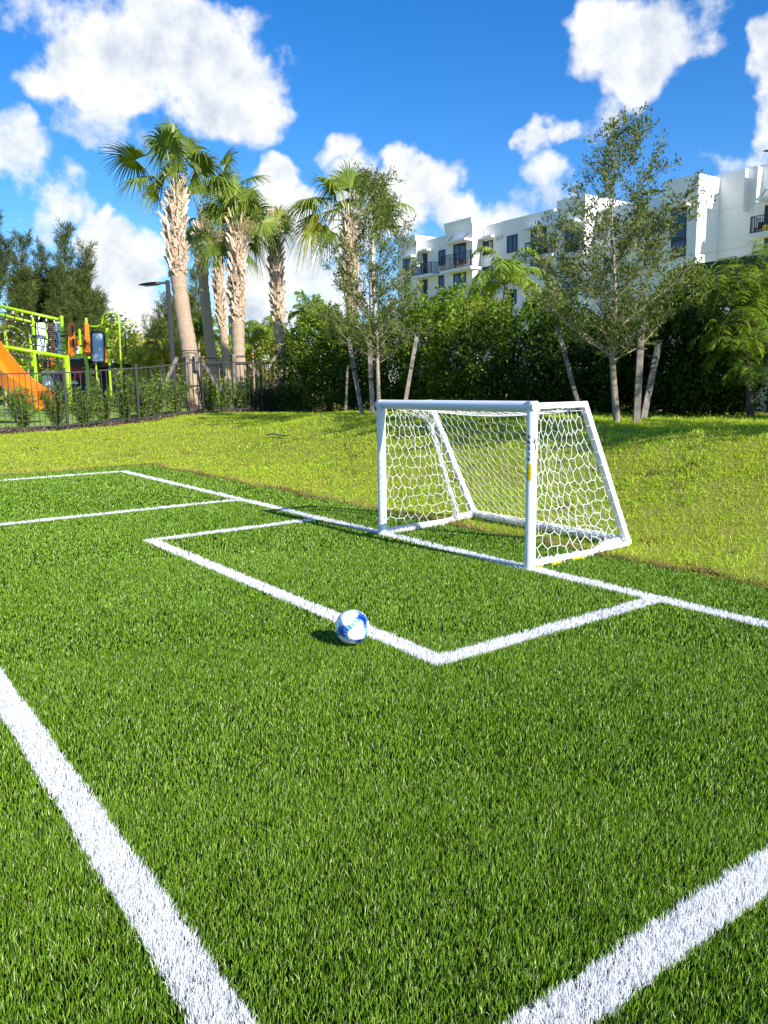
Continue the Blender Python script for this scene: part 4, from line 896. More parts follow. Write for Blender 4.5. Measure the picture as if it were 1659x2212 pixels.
for a in [('tall dark pine cut by the left edge of the view', -28, 468, 850, 52, 46, 130, .42, 18), ('pointed pine, second from the left edge', 47, 508, 850, 34, 48, 120, .5, 6), ('slightly shorter pointed pine, third from the left edge', 92, 535, 850, 34, 50, 115, .48, 3),
          ('tallest full pine with a forked top beside the white cloud', 143, 494, 850, 38, 47, 150, .52, 2), ('narrow pine spire joined to the right flank of the tallest full pine', 186, 535, 850, 30, 48, 110, .5, 2),
          ('dark pine mass filling the gap behind the climbing frame', 70, 600, 850, 60, 56, 120, .4, 0), ('low pine at the right end of the pine row', 205, 638, 850, 24, 50, 70, .46, 0),
          ('soft grey green pine behind the lamp pole and tallest palm', 350, 655, 850, 62, 44, 130, .58, 22), ('blue green pine between the trunks of the palm cluster', 425, 590, 850, 34, 52, 90, .62, 0)]: pine(*a)

# ---- background shrubs and trees
def btree(label, px, pyc, depth, rx_px, ry_px, m, tint, dens=1.0, L=.10, group=None, name='background_shrub', cl=.35, w=.3, cat='shrub', stems=3):
    c = at(px, pyc, depth); rx = rx_px*depth/FPX; rz = ry_px*depth/FPX; gz = ground1(c[0], c[1])
    nc = int(26*dens*(rx*rz)/(cl*cl)*.5)+12
    return simple_tree(name, label, cat, (c[0], c[1], gz), c, (rx, rx*.8, rz), m, 'bark', nc, 34, L, cl, group, .05, tint, w, stems=stems)
BG = 'shrubs behind the playground'
for a in [('loose tan and green shrub right of the climbing frame', 278, 772, 33, 40, 62, 'bush', .72), ('yellow green shrub between the lamp pole and the climbing frame', 322, 790, 31, 42, 45, 'bush', .62),
          ('olive shrub behind the foot of the tallest palm', 375, 785, 33, 48, 48, 'bush', .55), ('yellow green shrub behind the left palm trunks', 435, 780, 34, 42, 60, 'bush', .66),
          ('mid green shrub behind the narrow middle palm', 487, 782, 35, 40, 45, 'bush', .5), ('light shrub behind the reddish banded palm', 540, 790, 34, 40, 42, 'bush', .6),
          ('round green shrub behind the thin right palm', 612, 768, 31, 42, 60, 'bush', .48), ('round leafy tree beside the looping green rail', 243, 722, 40, 26, 42, 'hedge', .72),
          ('pale shrub behind the rope net, left', 20, 800, 42, 60, 60, 'bush', .5), ('pale shrub behind the rope net, centre', 110, 800, 44, 60, 60, 'bush', .42), ('dull green shrub under the right end of the pine row', 190, 790, 42, 50, 60, 'bush', .45)]:
    btree(*a, L=.16, group=BG, cl=.5)
for i, (px, pyc, rx, ry) in enumerate([(-60, 790, 60, 60), (60, 790, 60, 55), (180, 790, 60, 50), (300, 792, 60, 45), (420, 790, 60, 50), (540, 785, 60, 60), (650, 785, 60, 60), (760, 780, 70, 60)]):
    btree('low dark tree of the far tree line, %s counted from the left' % ['first', 'second', 'third', 'fourth', 'fifth', 'sixth', 'seventh', 'eighth'][i], px, pyc, 62, rx, ry, 'hedge', .45, .8, .3, 'far tree line behind everything on the left', 'far_tree', 1.0, .35, 'tree')
btree('bright green bottle shaped shrub above the hedge, left of the feather palm', 968, 665, 19, 20, 48, 'bright', .35, 1.2, .09, None, 'garden_shrub', .2)
btree('grey green loose shrub between the feather palm and the right oak', 1180, 665, 18, 48, 42, 'oak', .6, .8, .09, None, 'garden_shrub', .28)
btree('olive green shrub behind the hedge in the middle', 1060, 700, 18.5, 55, 45, 'bush', .3, 1.0, .09, None, 'garden_shrub', .28)
btree('feathery grey green shrub left of the light green tree', 1485, 650, 13.6, 60, 75, 'oak', .62, 1.5, .06, None, 'garden_shrub', .17)
btree('dense green shrub at the right edge under the light green tree', 1675, 660, 13.2, 32, 40, 'hedge', .7, 1.3, .08, None, 'garden_shrub', .22)
btree('dark climber foliage over the chain link fence on the far right', 1530, 790, 13.4, 50, 80, 'hedge', .35, .7, .08, None, 'garden_shrub', .22)
btree('yellow leaved sprig on the hedge left of the left oak', 700, 690, 21, 40, 30, 'bright', .45, 1.0, .09, None, 'garden_shrub', .25)

# ---- row of upright shrubs inside the metal fence and tall grass
ORD = ['first', 'second', 'third', 'fourth', 'fifth', 'sixth', 'seventh', 'eighth', 'ninth', 'tenth', 'eleventh', 'twelfth', 'thirteenth']
SX = -15.75; k = 0
for px in (45, 120, 178, 222, 268, 306, 342, 380, 452, 488, 522):
    p = onX(px, 850, SX); y = p[1]; x = SX+rnd.uniform(-.15, .1); gz = ground1(x, y); H = rnd.uniform(.95, 1.2)
    t = thing('leafy_shrub', 'upright leafy shrub just inside the metal fence, %s from the left' % ORD[k], 'shrub', (x, y, gz), 'upright shrubs inside the metal fence'); k += 1
    gb = G(); g = G(); g._w = .16; tn = rnd.uniform(.45, .68)
    for q in range(26):
        a = rnd.uniform(0, 6.28); r_ = rnd.uniform(.05, .46); h = H*rnd.uniform(.5, 1.05); P = bez([(x, y, gz-.03), (x+r_*.6*math.cos(a), y+r_*.6*math.sin(a), gz+h*.5), (x+r_*math.cos(a), y+r_*math.sin(a), gz+h)], 6); gb.tube(P, np.linspace(.010, .003, len(P)), 4, .5, False)
        n = 95; f = rng.random(n)**.8; i = np.minimum((f*(len(P)-1)*.98+.3).astype(int), len(P)-1); g.leaves(P[i]+rng.normal(size=(n, 3))*.03, unit(rng.normal(size=(n, 3))*[1, 1, .6]+[0, 0, .75]), rng.normal(size=(n, 3)), rng.uniform(.05, .11, n), np.clip(rng.normal(tn, .2, n), 0, 1))
    gb.build('stem', M['bark'], t, True); g.build('foliage', M['shrub'], t)
for j, px in enumerate((560, 592, 622, 650)):
    p = onX(px, 850, -15.9); y = p[1]; gz = ground1(-15.9, y); g = G(); n = 900
    az_ = rng.uniform(0, 6.28, n); blades(g, -15.9+rng.normal(0, .10, n), y+rng.normal(0, .10, n), np.full(n, gz), rng.uniform(.8, 1.35, n), rng.uniform(.006, .011, n), np.abs(rng.normal(.15, .12, n)), az_, rng.normal(.7, .3, n), rng.random(n))
    props(g.build('ornamental_grass', M['grassy'], None, loc=(-15.9, y, gz)), 'tall fountain grass clump inside the fence, %s from the left' % ORD[j], 'grass clump', 'fountain grass clumps inside the metal fence')

# ------------------------------------------------------------------ lamps
def lamp(label, base_px, top_px, depth, arm_px, name='street_lamp', r=.06, headw=.30):
    top = at(*top_px, depth); b = at(*base_px, depth); b = np.array([b[0], b[1], ground1(b[0], b[1])]); top[0], top[1] = b[0]*.0+top[0], top[1]
    t = thing(name, label, 'lamp', b, None); g = G(); g.beam(b, top, r*2, r*2, FW); bevel(g.build('pole', M['bronze'], t), .01, 1)
    g = G(); g.box(b-[.14, .14, .0], b+[.14, .14, .05]); g.build('base_plate', M['bronze'], t)
    e = at(*arm_px, depth); e[2] = top[2]-.06; d = unit(e-top); s = np.cross(d, [0, 0, 1.0]); s = unit(s); L = np.linalg.norm(e-top); p0 = top-[0, 0, .06]
    g = G(); g.beam(p0, p0+d*L*.30, .05, .06); g.build('arm', M['bronze'], t)
    g = G(); st_ = [(.26, .45, .055), (.34, .85, .06), (.55, 1.0, .065), (.80, .85, .05), (1.0, .35, .02)]; V = []
    for f, w, h in st_:
        c = p0+d*L*f; hw = headw/2*w; V += [c-s*hw+[0, 0, -h*.6], c+s*hw+[0, 0, -h*.6], c+s*hw*.8+[0, 0, h*.6], c-s*hw*.8+[0, 0, h*.6]]
    Q = [[0, 1, 2, 3], [19, 18, 17, 16]]
    for k_ in range(4):
        for q in range(4): a = k_*4; Q.append([a+q, a+4+q, a+4+(q+1) % 4, a+(q+1) % 4])
    g.add(V, Q); h = g.build('lamp_head', M['bronze'], t, False); g = G(); c = p0+d*L*.6-[0, 0, .048]; g.beam(c-d*L*.2, c+d*L*.2, headw*.6, .012); M.setdefault('lens', mat('lamp_lens', (.55, .55, .5), .3)); g.build('lens', M['lens'], h)
    return t
lamp('dark square lamp pole with a flat head left of the tallest palm', (376, 800), (362, 606), 24, (300, 612), headw=.34)
lamp('small distant lamp pole between the palm trunks of the cluster', (499, 800), (496, 682), 46, (466, 686), r=.07, headw=.4)
lamp('lamp pole at the right edge whose dark head just enters the view', (1730, 800), (1722, 318), 32, (1650, 318), headw=.34)
# concrete pole with box head behind the left oak
d = 27; b = at(807, 800, d); b[2] = ground1(b[0], b[1]); tp = at(803, 478, d)
t = thing('concrete_lamp', 'pale concrete lamp pole with a large box head behind the left oak', 'lamp', b); g = G(); g.tube([b, [b[0], b[1], tp[2]]], [.15, .09], 10); g.build('pole', M['concrete'], t, True)
h0 = np.array([b[0], b[1], tp[2]-.12]); e = at(864, 486, d-.2); e[2] = h0[2]; dd = unit(e-h0); g = G(); g.beam(h0+dd*.35, e, .62, .30); g.build('lamp_head', M['concrete'], t); g = G(); g.beam(h0, h0+dd*.36, .10, .10); g.build('arm', M['concrete'], t)
g = G(); g.beam(h0+dd*.45-[0, 0, .155], e-dd*.1-[0, 0, .155], .50, .012); g.build('lens', M['frame'], t)

# ------------------------------------------------------------------ playground
def z6(x, y, d): return at(x/5.957, 632.9+y/5.957, d)
PD = 27.5
pb = z6(870, 1400, PD); GZ = ground1(pb[0], pb[1])+.02
play = thing('play_structure', 'lime green and orange climbing structure with rope net and slide behind the metal fence', 'playground', (pb[0], pb[1], GZ))
def ptube(name, pts, r, m='lime', sides=12, rounded=False, parent=None, n=8):
    g = G(); P = bez(pts, n) if rounded else np.array(pts); g.tube(P, r, sides); return g.build(name, M[m], parent or play, True)
def ppost(x0, y0, x1, y1, d, w, to_ground=True, cap=True):
    t = z6(x0, y0, d); b = z6(x1, y1, d)
    b = np.array([t[0]*.0+b[0], b[1], GZ-.05 if to_ground else b[2]]); t[0], t[1] = b[0], b[1]; r = w*d/FPX/5.957/2*.88; g = G(); g.tube([b, t], r, 16)
    o = g.build('post', M['lime'], play, True); o.modifiers.new('es', 'EDGE_SPLIT').split_angle = R_(50)
    if cap:
        g = G(); th = np.linspace(0, math.pi/2, 6); g.tube([t+[0, 0, r*math.sin(a)] for a in th], [max(r*math.cos(a)*1.04, .002) for a in th], 16, cap=False); g.build('post_cap', M['lime'], o, True)
    return b, t, r
def clamp(b, r, z):
    g = G(); g.tube([[b[0], b[1], z-.04], [b[0], b[1], z+.04]], r*1.12, 16); g.build('clamp', M['dark_pl'], play, True)
for a in [(452, 345, 500, 1330, 30, 46), (824, 330, 870, 1350, 28.5, 56), (1130, 350, 1180, 1350, 31, 42), (1412, 480, 1440, 1400, 28.5, 46), (105, 500, 130, 1200, 32, 48), (1055, 485, 1075, 1200, 33, 34), (750, 820, 770, 1250, 30, 44), (422, 545, 440, 1200, 32, 34)]:
    b, t, r = ppost(*a)
    for z in (t[2]-.65, t[2]-1.3, t[2]-1.38): clamp(b, r, z)
# climbing net frame
f0, f1 = z6(-260, 640, 25.0), z6(858, 828, 26.2); ptube('rail', [f0, f1], .062)
b = f1.copy(); b[2] = GZ; ptube('post', [b, f1+[0, 0, .05]], .085); b = f0.copy(); b[2] = GZ; ptube('post', [b, f0], .08)
mid = z6(438, 760, 25.7); bb = mid.copy(); bb[2] = GZ; ptube('post', [bb, mid], .05)
u0, u1 = z6(-260, 110, 28.0), z6(812, 355, 28.2); ptube('rail', [u0, u1], .055)
v0, v1 = z6(-260, 215, 30.0), z6(450, 385, 29.9); ptube('rail', [v0, v1], .05)
# rope net: a tilted wall between upper and lower rail and a flat floor
g = G(); gj = G()
NX, NZ = 10, 4
def nettop(f): return u0+(u1-u0)*f
def netbot(f): return f0+(f1-f0)*f+[0, 0, .02]
for k in range(1, NX):
    f = k/NX; P = []
    for j in range(NZ+1):
        q = j/NZ; p = nettop(f)*(1-q)+netbot(f)*q; p[2] -= .18*math.sin(math.pi*q); p += np.array([.05*math.sin(k*2.3+j), .05*math.cos(k+j*2), 0]); P.append(p)
    g.tube(bez(P, 3), .019, 5, cap=False)
    gj.tube([P[0]+[0, 0, -.02], P[0]+(P[1]-P[0])*.35], .024, 6)
    for p in P[1:-1]: gj.tube([p-[0, 0, .025], p+[0, 0, .025]], .026, 6)
for j in range(1, NZ):
    P = []
    for k in range(0, NX+1):
        f = k/NX; q = j/NZ; p = nettop(f)*(1-q)+netbot(f)*q; p[2] -= .18*math.sin(math.pi*q); p += np.array([.05*math.sin(k*2.3+j), .05*math.cos(k+j*2), 0]); P.append(p)
    g.tube(bez(P, 3), .019, 5, cap=False)
for k in range(0, NX*2, 1):                             # net floor running back from the lower rail
    f = k/(NX*2); a = netbot(f); c = a+(v0-u0)*1.0; c[2] = a[2]-.05; m = (a+c)/2-[0, 0, .12]; g.tube(bez([a, m, c], 4), .012, 4, cap=False)
    gj.tube([m-[.03, 0, 0], m+[.03, 0, .01]], .024, 5)
for q in (.33, .66, 1.0):
    P = []
    for k in range(0, NX+1): a = netbot(k/NX); c = a+(v0-u0); p = a+(c-a)*q-[0, 0, .12*math.sin(math.pi*q)+.05]; P.append(p)
    g.tube(bez(P, 3), .014, 4, cap=False)
M['rope'] = mat('black_rope', (.018, .018, .020), .8); nt_ = g.build('rope_net', M['rope'], play, True); gj.build('rope_joint', M['white_pl'], nt_, True)
# panels
def panel(name, poly, d0, m, th=.05, d1=None, slots=(), parent=None):
    d1 = d1 or d0; xs_ = [p[0] for p in poly]; xa, xb = min(xs_), max(xs_); P = [z6(x, y, d0+(d1-d0)*(x-xa)/max(xb-xa, 1e-6)) for x, y in poly]
    n = unit(np.cross(P[1]-P[0], P[2]-P[0])); g = G(); g.prism(P, n*th); o = g.build(name, M[m], parent or play); 
    for (x0, y0, x1, y1) in slots:
        Q = [z6(x, y, d0+(d1-d0)*(x-xa)/max(xb-xa, 1e-6)) for x, y in ((x0, y0), (x1, y0), (x1+4, y1), (x0+4, y1))]; s = 1 if n@FW < 0 else -1
        g = G(); g.prism([q - FW*.004*1 - (n*th if n@FW < 0 else -n*0)*0 - FW*(.055) for q in Q], FW*.03); g.build('slot', M['dark_pl'], o)
    return o
def rounded(x0, y0, x1, y1, r, sk=0):
    out = []
    for cx, cy, a0 in ((x0+r, y0+r, 180), (x1-r, y0+r, 270), (x1-r, y1-r, 0), (x0+r, y1-r, 90)):
        for a in (0, 30, 60, 90):
            t = math.radians(a0+a); px, py = cx+r*math.cos(t), cy+r*math.sin(t); out.append((px+sk*(py-y0)/(y1-y0), py))
    return out
panel('panel', rounded(466, 380, 576, 800, 18, 18), 29.0, 'white_pl')
panel('panel', rounded(722, 370, 784, 800, 16, 22), 28.4, 'white_pl', slots=[(712, 470, 722, 540), (716, 590, 727, 690)])
panel('panel', rounded(698, 372, 724, 800, 8, 16), 28.8, 'mirror')
o = panel('plank_panel', [(592, 390), (702, 392), (712, 805), (604, 800)], 29.6, 'brown')
for k in range(16):
    g = G(); a = z6(592+k*.5, 404+k*25, 29.5); c = z6(708+k*.5, 406+k*25, 29.5); g.beam(a, c, .02, .03, FW); g.build('plank_gap', M['dark_pl'], o)
ptube('rail', [z6(596, 400, 29.4), z6(612, 790, 29.4)], .035)
panel('plank_panel', [(540, 830), (650, 832), (660, 965), (555, 965)], 30.5, 'brown'); panel('panel', [(650, 835), (684, 838), (690, 965), (655, 962)], 30.3, 'orange')
panel('panel', rounded(872, 378, 948, 820, 18, 36), 28.0, 'orange', slots=[(928, 425, 944, 550), (938, 590, 962, 690)])
panel('panel', rounded(1062, 390, 1140, 800, 18, 22), 29.2, 'orange', slots=[(1072, 400, 1092, 560), (1088, 595, 1104, 700)])
panel('panel', rounded(972, 610, 1022, 770, 8, 0), 31.5, 'orange'); panel('panel', [(880, 560), (905, 600), (905, 800), (880, 800)], 30, 'orange')
o = panel('panel', rounded(960, 690, 1015, 800, 6, 0), 31.0, 'white_pl', slots=[(985, 700, 1005, 730), (968, 745, 985, 775)])
panel('panel', rounded(1338, 520, 1402, 896, 16, 12), 28.9, 'orange')
o = panel('window_panel', rounded(1175, 505, 1330, 880, 26, 12), 28.3, 'mirror', .03)
fr = rounded(1170, 498, 1336, 888, 30, 12); P = [z6(x, y, 28.25) for x, y in fr]; g = G(); g.tube(P+[P[0]], .03, 6); g.build('window_frame', M['dark_pl'], o, True)
# decks and dark understructure
def deck(x0, y0, x1, y1, d, depthm, m, th):
    a, c = z6(x0, y0, d), z6(x1, y1, d); s = unit((c-a)*[1, 1, 0]); nrm = np.array([-s[1], s[0], 0]); nrm = nrm if nrm@FW > 0 else -nrm
    g = G(); c[2] = a[2]; g.prism([a, c, c+nrm*depthm, a+nrm*depthm], (0, 0, -th)); return g.build('deck', M[m], play)
deck(880, 845, 1110, 850, 28.3, 2.2, 'dark_pl', .28); deck(1105, 905, 1440, 915, 28.4, 2.2, 'dark_pl', .12); deck(885, 828, 1030, 832, 28.25, .3, 'mirror', .07); deck(530, 1005, 742, 1012, 29, 1.2, 'white_pl', .08)
panel('panel', [(900, 930), (1060, 945), (1060, 1130), (960, 1060), (900, 1000)], 29.6, 'red'); panel('panel', [(905, 1040), (1005, 1160), (920, 1165)], 28.9, 'red'); panel('panel', [(915, 1135), (975, 1130), (1010, 1168), (920, 1168)], 28.7, 'white_pl', .03)
panel('panel', [(880, 1000), (1120, 960), (1150, 1420), (1010, 1420), (900, 1300)], 30.5, 'dark_pl'); panel('panel', [(1250, 925), (1410, 930), (1440, 1400), (1260, 1400)], 30.5, 'dark_pl'); panel('panel', [(905, 1180), (960, 1175), (960, 1300), (915, 1290)], 28.9, 'brown', .04)
# stair of brown steps with handrails
for k in range(10):
    y = 860+k*54; a = z6(1138+k*1.5, y, 28.6-k*.10); c = z6(1232+k*1.5, y, 28.6-k*.10); g = G(); n_ = unit(np.array([FW[0], FW[1], 0])); g.prism([a, c, c+n_*.28, a+n_*.28], (0, 0, -.055)); g.build('step', M['brown'], play)
    g = G(); g.prism([a+n_*.28+[0, 0, -.06], c+n_*.28+[0, 0, -.06], c+n_*.28+[0, 0, -.24], a+n_*.28+[0, 0, -.24]], n_*.02); g.build('riser', M['lime' if k % 2 == 0 else 'dark_pl'], play)
q = z6(1157, 1470, 27.2); q[2] = GZ-.02; ptube('handrail', [z6(960, 802, 27.6), z6(1030, 800, 27.5), z6(1075, 815, 27.4), z6(1108, 870, 27.35), z6(1130, 1060, 27.3), q], .055, rounded=True)
ptube('handrail', [z6(1180, 815, 28.6), z6(1212, 840, 28.5), z6(1232, 900, 28.4), z6(1246, 1120, 28.0)], .03, 'lime', rounded=True)
q = z6(1580, 1400, 29); q[2] = GZ-.02; ptube('rail_loop', [z6(1160, 430, 29.6), z6(1270, 432, 29.5), z6(1308, 400, 29.4), z6(1322, 320, 29.3), z6(1350, 272, 29.2), z6(1420, 264, 29.1), z6(1492, 272, 29), z6(1528, 330, 29), z6(1545, 700, 29), z6(1560, 1050, 29), q], .038, rounded=True)
# green rung ladder on the left
for (x0, x1, y, d) in ((285, 590, 862, 30.5), (290, 440, 960, 29), (290, 440, 1150, 29), (320, 520, 1215, 29), (460, 560, 1090, 29.5), (455, 540, 1235, 29)):
    g = G(); a, c = z6(x0, y, d), z6(x1, y, d); g.beam(a, c, .10, .10); g.build('rung', M['lime'], play)
ptube('rail', [z6(130, 800, 31), z6(90, 790, 31.5), z6(60, 1000, 31.5)], .05); ptube('handrail', [z6(440, 960, 30), z6(480, 890, 30), z6(540, 870, 30)], .025, 'dark_pl', 6, True)
# small inner white chute with graphite side under the deck
panel('panel', rounded(545, 1062, 720, 1330, 22, 10), 29.4, 'white_pl'); panel('tube_wall', [(640, 1045), (760, 1010), (800, 1150), (850, 1260), (900, 1450), (840, 1420), (780, 1270), (700, 1180)], 28.8, 'dark_pl')
M['graphite'] = mat('graphite_plastic', (.05, .05, .056), .5); panel('tube_wall', [(760, 1130), (840, 1130), (870, 1300), (900, 1480), (850, 1360), (800, 1240)], 28.5, 'graphite')
# orange slide: swept trough
cen = [(-330, 560, 23.8), (-180, 780, 23.6), (-60, 940, 23.4), (70, 1100, 23.2), (200, 1235, 23.0), (330, 1335, 22.9), (450, 1405, 22.8), (560, 1450, 22.7)]
C_ = bez([z6(x, y, d) for x, y, d in cen], 8); C_[:, 2] = np.maximum(C_[:, 2], GZ-.45+.22); T_ = unit(np.gradient(C_, axis=0)); S_ = unit(np.cross(T_, [0, 0, 1.0])); U_ = np.cross(S_, T_)
prof = [(-.36, .34), (-.33, .36), (-.30, .33), (-.27, .08), (-.18, 0), (.18, 0), (.27, .08), (.30, .33), (.33, .36), (.36, .34), (.34, -.02), (.24, -.10), (-.24, -.10), (-.34, -.02)]
g = G(); V = np.array([[c+s*a+u*b_*(1.25 if b_ > .2 else 1) for a, b_ in prof] for c, s, u in zip(C_, S_, U_)]); n, m = V.shape[:2]; i = np.arange(n-1)[:, None]*m; j = np.arange(m)[None, :]
g.add(V.reshape(-1, 3), np.stack([i+j, i+(j+1) % m, i+m+(j+1) % m, i+m+j], -1).reshape(-1, 4), [[0, k, k+1] for k in range(1, m-1)]+[[(n-1)*m, (n-1)*m+k+1, (n-1)*m+k] for k in range(1, m-1)])
sl_ = g.build('slide', M['orange'], play, True); sl_.modifiers.new('es', 'EDGE_SPLIT').split_angle = R_(45)
# stepping pods beside the slide
for x, y, d, r_, h, lb in ((715, 1430, 25.5, .22, .42, 'larger orange stepping stool standing beside the foot of the slide'), (735, 1330, 30, .20, .70, 'smaller orange mushroom stool behind the larger one')):
    c = z6(x, y, d); b = np.array([c[0], c[1], ground1(c[0], c[1])+.02]); t = thing('stepping_stool', lb, 'stool', b, 'orange stepping stools by the slide')
    g = G(); g.tube([b, b+[0, 0, h*.8]], [r_*.45, r_*.4], 12); g.build('stem', M['orange'], t, True); g = G(); g.tube([b+[0, 0, h*.72], b+[0, 0, h*.8], b+[0, 0, h*.95], b+[0, 0, h]], [r_*.8, r_, r_*.98, r_*.75], 18); g.build('top', M['orange'], t, True)
c = at(213, 862, 24); b = np.array([c[0], c[1], ground1(c[0], c[1])]); 
# bench block and far screen fence
c = at(345, 858, 21.5); t = thing('low_bench', 'small grey blue bench seen through the metal fence', 'bench', (c[0], c[1], ground1(c[0], c[1])))
M['bluegrey'] = mat('blue_grey_paint', (.16, .20, .25), .6); s = unit(RT*[1, 1, 0]); n_ = unit(FW*[1, 1, 0]); z = ground1(c[0], c[1])
g = G(); g.prism([c*[1, 1, 0]+s*a+n_*b_+[0, 0, z+.42] for a, b_ in ((-.55, 0), (.55, 0), (.55, .35), (-.55, .35))], (0, 0, .08)); g.build('seat', M['bluegrey'], t)
for a in (-.45, .45): g = G(); g.prism([c*[1, 1, 0]+s*(a+q)+n_*b_+[0, 0, z] for q, b_ in ((-.05, .05), (.05, .05), (.05, .3), (-.05, .3))], (0, 0, .42)); g.build('leg', M['bluegrey'], t)
a0, a1 = at(120, 830, 40), at(560, 830, 38); zb = ground1(a0[0], a0[1]); t = thing('screen_fence', 'dark picket screen fence far behind the playground', 'fence', (a0[0], a0[1], zb))
n = 90
g = G()
for k in range(n):
    p = a0+(a1-a0)*(k+.5)/n; w = .17; s = unit((a1-a0)*[1, 1, 0]); g.beam([p[0], p[1], zb], [p[0], p[1], zb+1.45], w, .03, s)
g.build('board', M['fence_far'], t)
for q in (.35, 1.2):
    g = G(); g.beam([a0[0], a0[1]+.05, zb+q], [a1[0], a1[1]+.05, zb+q], .05, .08); g.build('rail', M['fence_far'], t)
# low slatted pergola between the palms
c = at(566, 800, 42); z = ground1(c[0], c[1]); t = thing('pergola', 'low brown slatted pergola between the palm trunks', 'pergola', (c[0], c[1], z)); s = unit(RT*[1, 1, 0]); n_ = unit(FW*[1, 1, 0]); o_ = c*[1, 1, 0]
for a in (-1.1, 1.1):
    for b_ in (0, 1.8): g = G(); g.beam(o_+s*a+n_*b_+[0, 0, z], o_+s*a+n_*b_+[0, 0, z+2.15], .14, .14, FW); g.build('post', M['brown'], t)
g = G(); g.prism([o_+s*a+n_*b_+[0, 0, z+2.15] for a, b_ in ((-1.5, -.3), (1.5, -.3), (1.5, 2.1), (-1.5, 2.1))], (0, 0, .18)); g.build('roof', M['concrete'], t)
for k in range(9): g = G(); g.beam(o_+s*-1.2+[0, 0, z+.4+k*.18], o_+s*1.2+[0, 0, z+.4+k*.18], .04, .10); g.build('slat', M['brown'], t)

# ------------------------------------------------------------------ white apartment block (facade parallel to the goal line)
def z3(x, y): return ((700+x/2.552)/1.185, (380+y/2.552)/1.185)
def z4(x, y): return ((1250+x/2.317)/1.185, (250+y/2.317)/1.185)
def z5(x, y): return ((1700+x/2.951)/1.185, (350+y/2.95)/1.185)
YB = 58.0
bo = onY(829, 700, YB)
apt = thing('apartment_building', 'white four storey apartment block with balconies behind the hedge', 'building', (bo[0], YB, .4))
def bay(l, r, Y, top, name='wall', back=14, z0=.2, cornice=False):
    a = onY(*l, Y); b = onY(*r, Y); x0, x1 = a[0], b[0]; zt = top if isinstance(top, float) else onY(*top, Y)[2]
    g = G(); g.box((x0, Y, z0), (x1, YB+back, zt)); o = g.build(name, M['stucco'], apt)
    if cornice:
        g = G(); q = [(x0-.03, Y+.1, zt-.9), (x0-.03, Y-.03, zt-.9), (x0-.03, Y-.22, zt-.35), (x0-.03, Y-.24, zt+.03), (x0-.03, Y+.1, zt+.03)]; g.prism(q, (x1-x0+.06, 0, 0)); g.build('cornice', M['stucco'], o)
    return x0, x1, zt
xA0, xA1, zA = bay(z3(812, 700), z3(935, 700), 57.0, z3(935, 565), cornice=True)
xC0, xC1, zC = bay(z3(1125, 700), z3(1300, 700), 56.4, z3(1300, 450), cornice=True)
x0, x1, zD = bay(z3(700, 700), z4(386, 800), 58.0, z4(386, 660)) if False else bay(z3(935, 700), z4(386, 800), 58.0, z4(380, 660))
bay(z4(386, 800), z4(404, 800), 57.55, z4(386, 675), 'pier')
bay(z4(386, 1100), z4(404, 1100), 57.0, z4(395, 850), 'pier')
bay(z4(404, 800), z4(570, 800), 57.2, z4(570, 572))
bay(z4(570, 800), z4(1034, 800), 58.8, z4(1034, 580))
xG0, xG1, zG = bay(z4(1034, 600), z4(1244, 600), 58.0, z4(1244, 448), cornice=False)
bay(z5(330, 500), z5(690, 500), 61.2, z5(600, 243), back=10)
bay(z5(596, 400), z5(606, 400), 60.6, z5(602, 240), 'pier', z0=onY(*z5(600, 565), 60.6)[2])
bay(z5(690, 400), z5(1400, 400), 60.6, z5(712, 222), back=10)
# top bay wall in front of the balcony recess
bay(z5(700, 300), z5(706, 300), 59.8, z5(706, 222), 'pier', z0=onY(*z5(702, 490), 59.8)[2])
for zz_ in (zD-3.4, zD-6.6, zD-9.8):                 # fine score lines
    g = G(); g.box((xC1+.1, 57.992, zz_), (-20, 57.997, zz_+.03)); g.build('score_line', M['concrete'], apt)
def win(c0, c1, Y, muntin=1, name='window'):
    a, b = onY(*c0, Y), onY(*c1, Y); x0, x1, z1, z0 = a[0], b[0], a[2], b[2]
    if x1 < x0: x0, x1 = x1, x0
    g = G(); fw = .07
    for lo, hi in (((x0-fw, z0-fw), (x0+fw, z1+fw)), ((x1-fw, z0-fw), (x1+fw, z1+fw)), ((x0+fw, z1-fw), (x1-fw, z1+fw)), ((x0+fw, z0-fw), (x1-fw, z0+fw)))+((((x0+x1)/2-.04, z0+fw), ((x0+x1)/2+.04, z1-fw)),)*muntin:
        g.box((lo[0], Y-.06, lo[1]), (hi[0], Y+.04, hi[1]))
    f = g.build(name, M['frame'], apt); g = G(); g.box((x0, Y-.02, z0), (x1, Y+.015, z1)); g.build('pane', M['glass'], f); return x0, x1, z0, z1
def canopy(c0, c1, Y, depth=1.2, th=.22):
    a, b = onY(*c0, Y-depth*.5), onY(*c1, Y-depth*.5); g = G(); g.box((min(a[0], b[0]), Y-depth, a[2]-th), (max(a[0], b[0]), Y+.05, a[2])); g.build('canopy', M['stucco'], apt)
def rod(c0, c1, Y):
    a, b = onY(*c0, Y-1.1), onY(*c1, Y-.05); g = G(); g.tube([a, b], .05, 6); g.build('canopy_rod', M['frame'], apt)
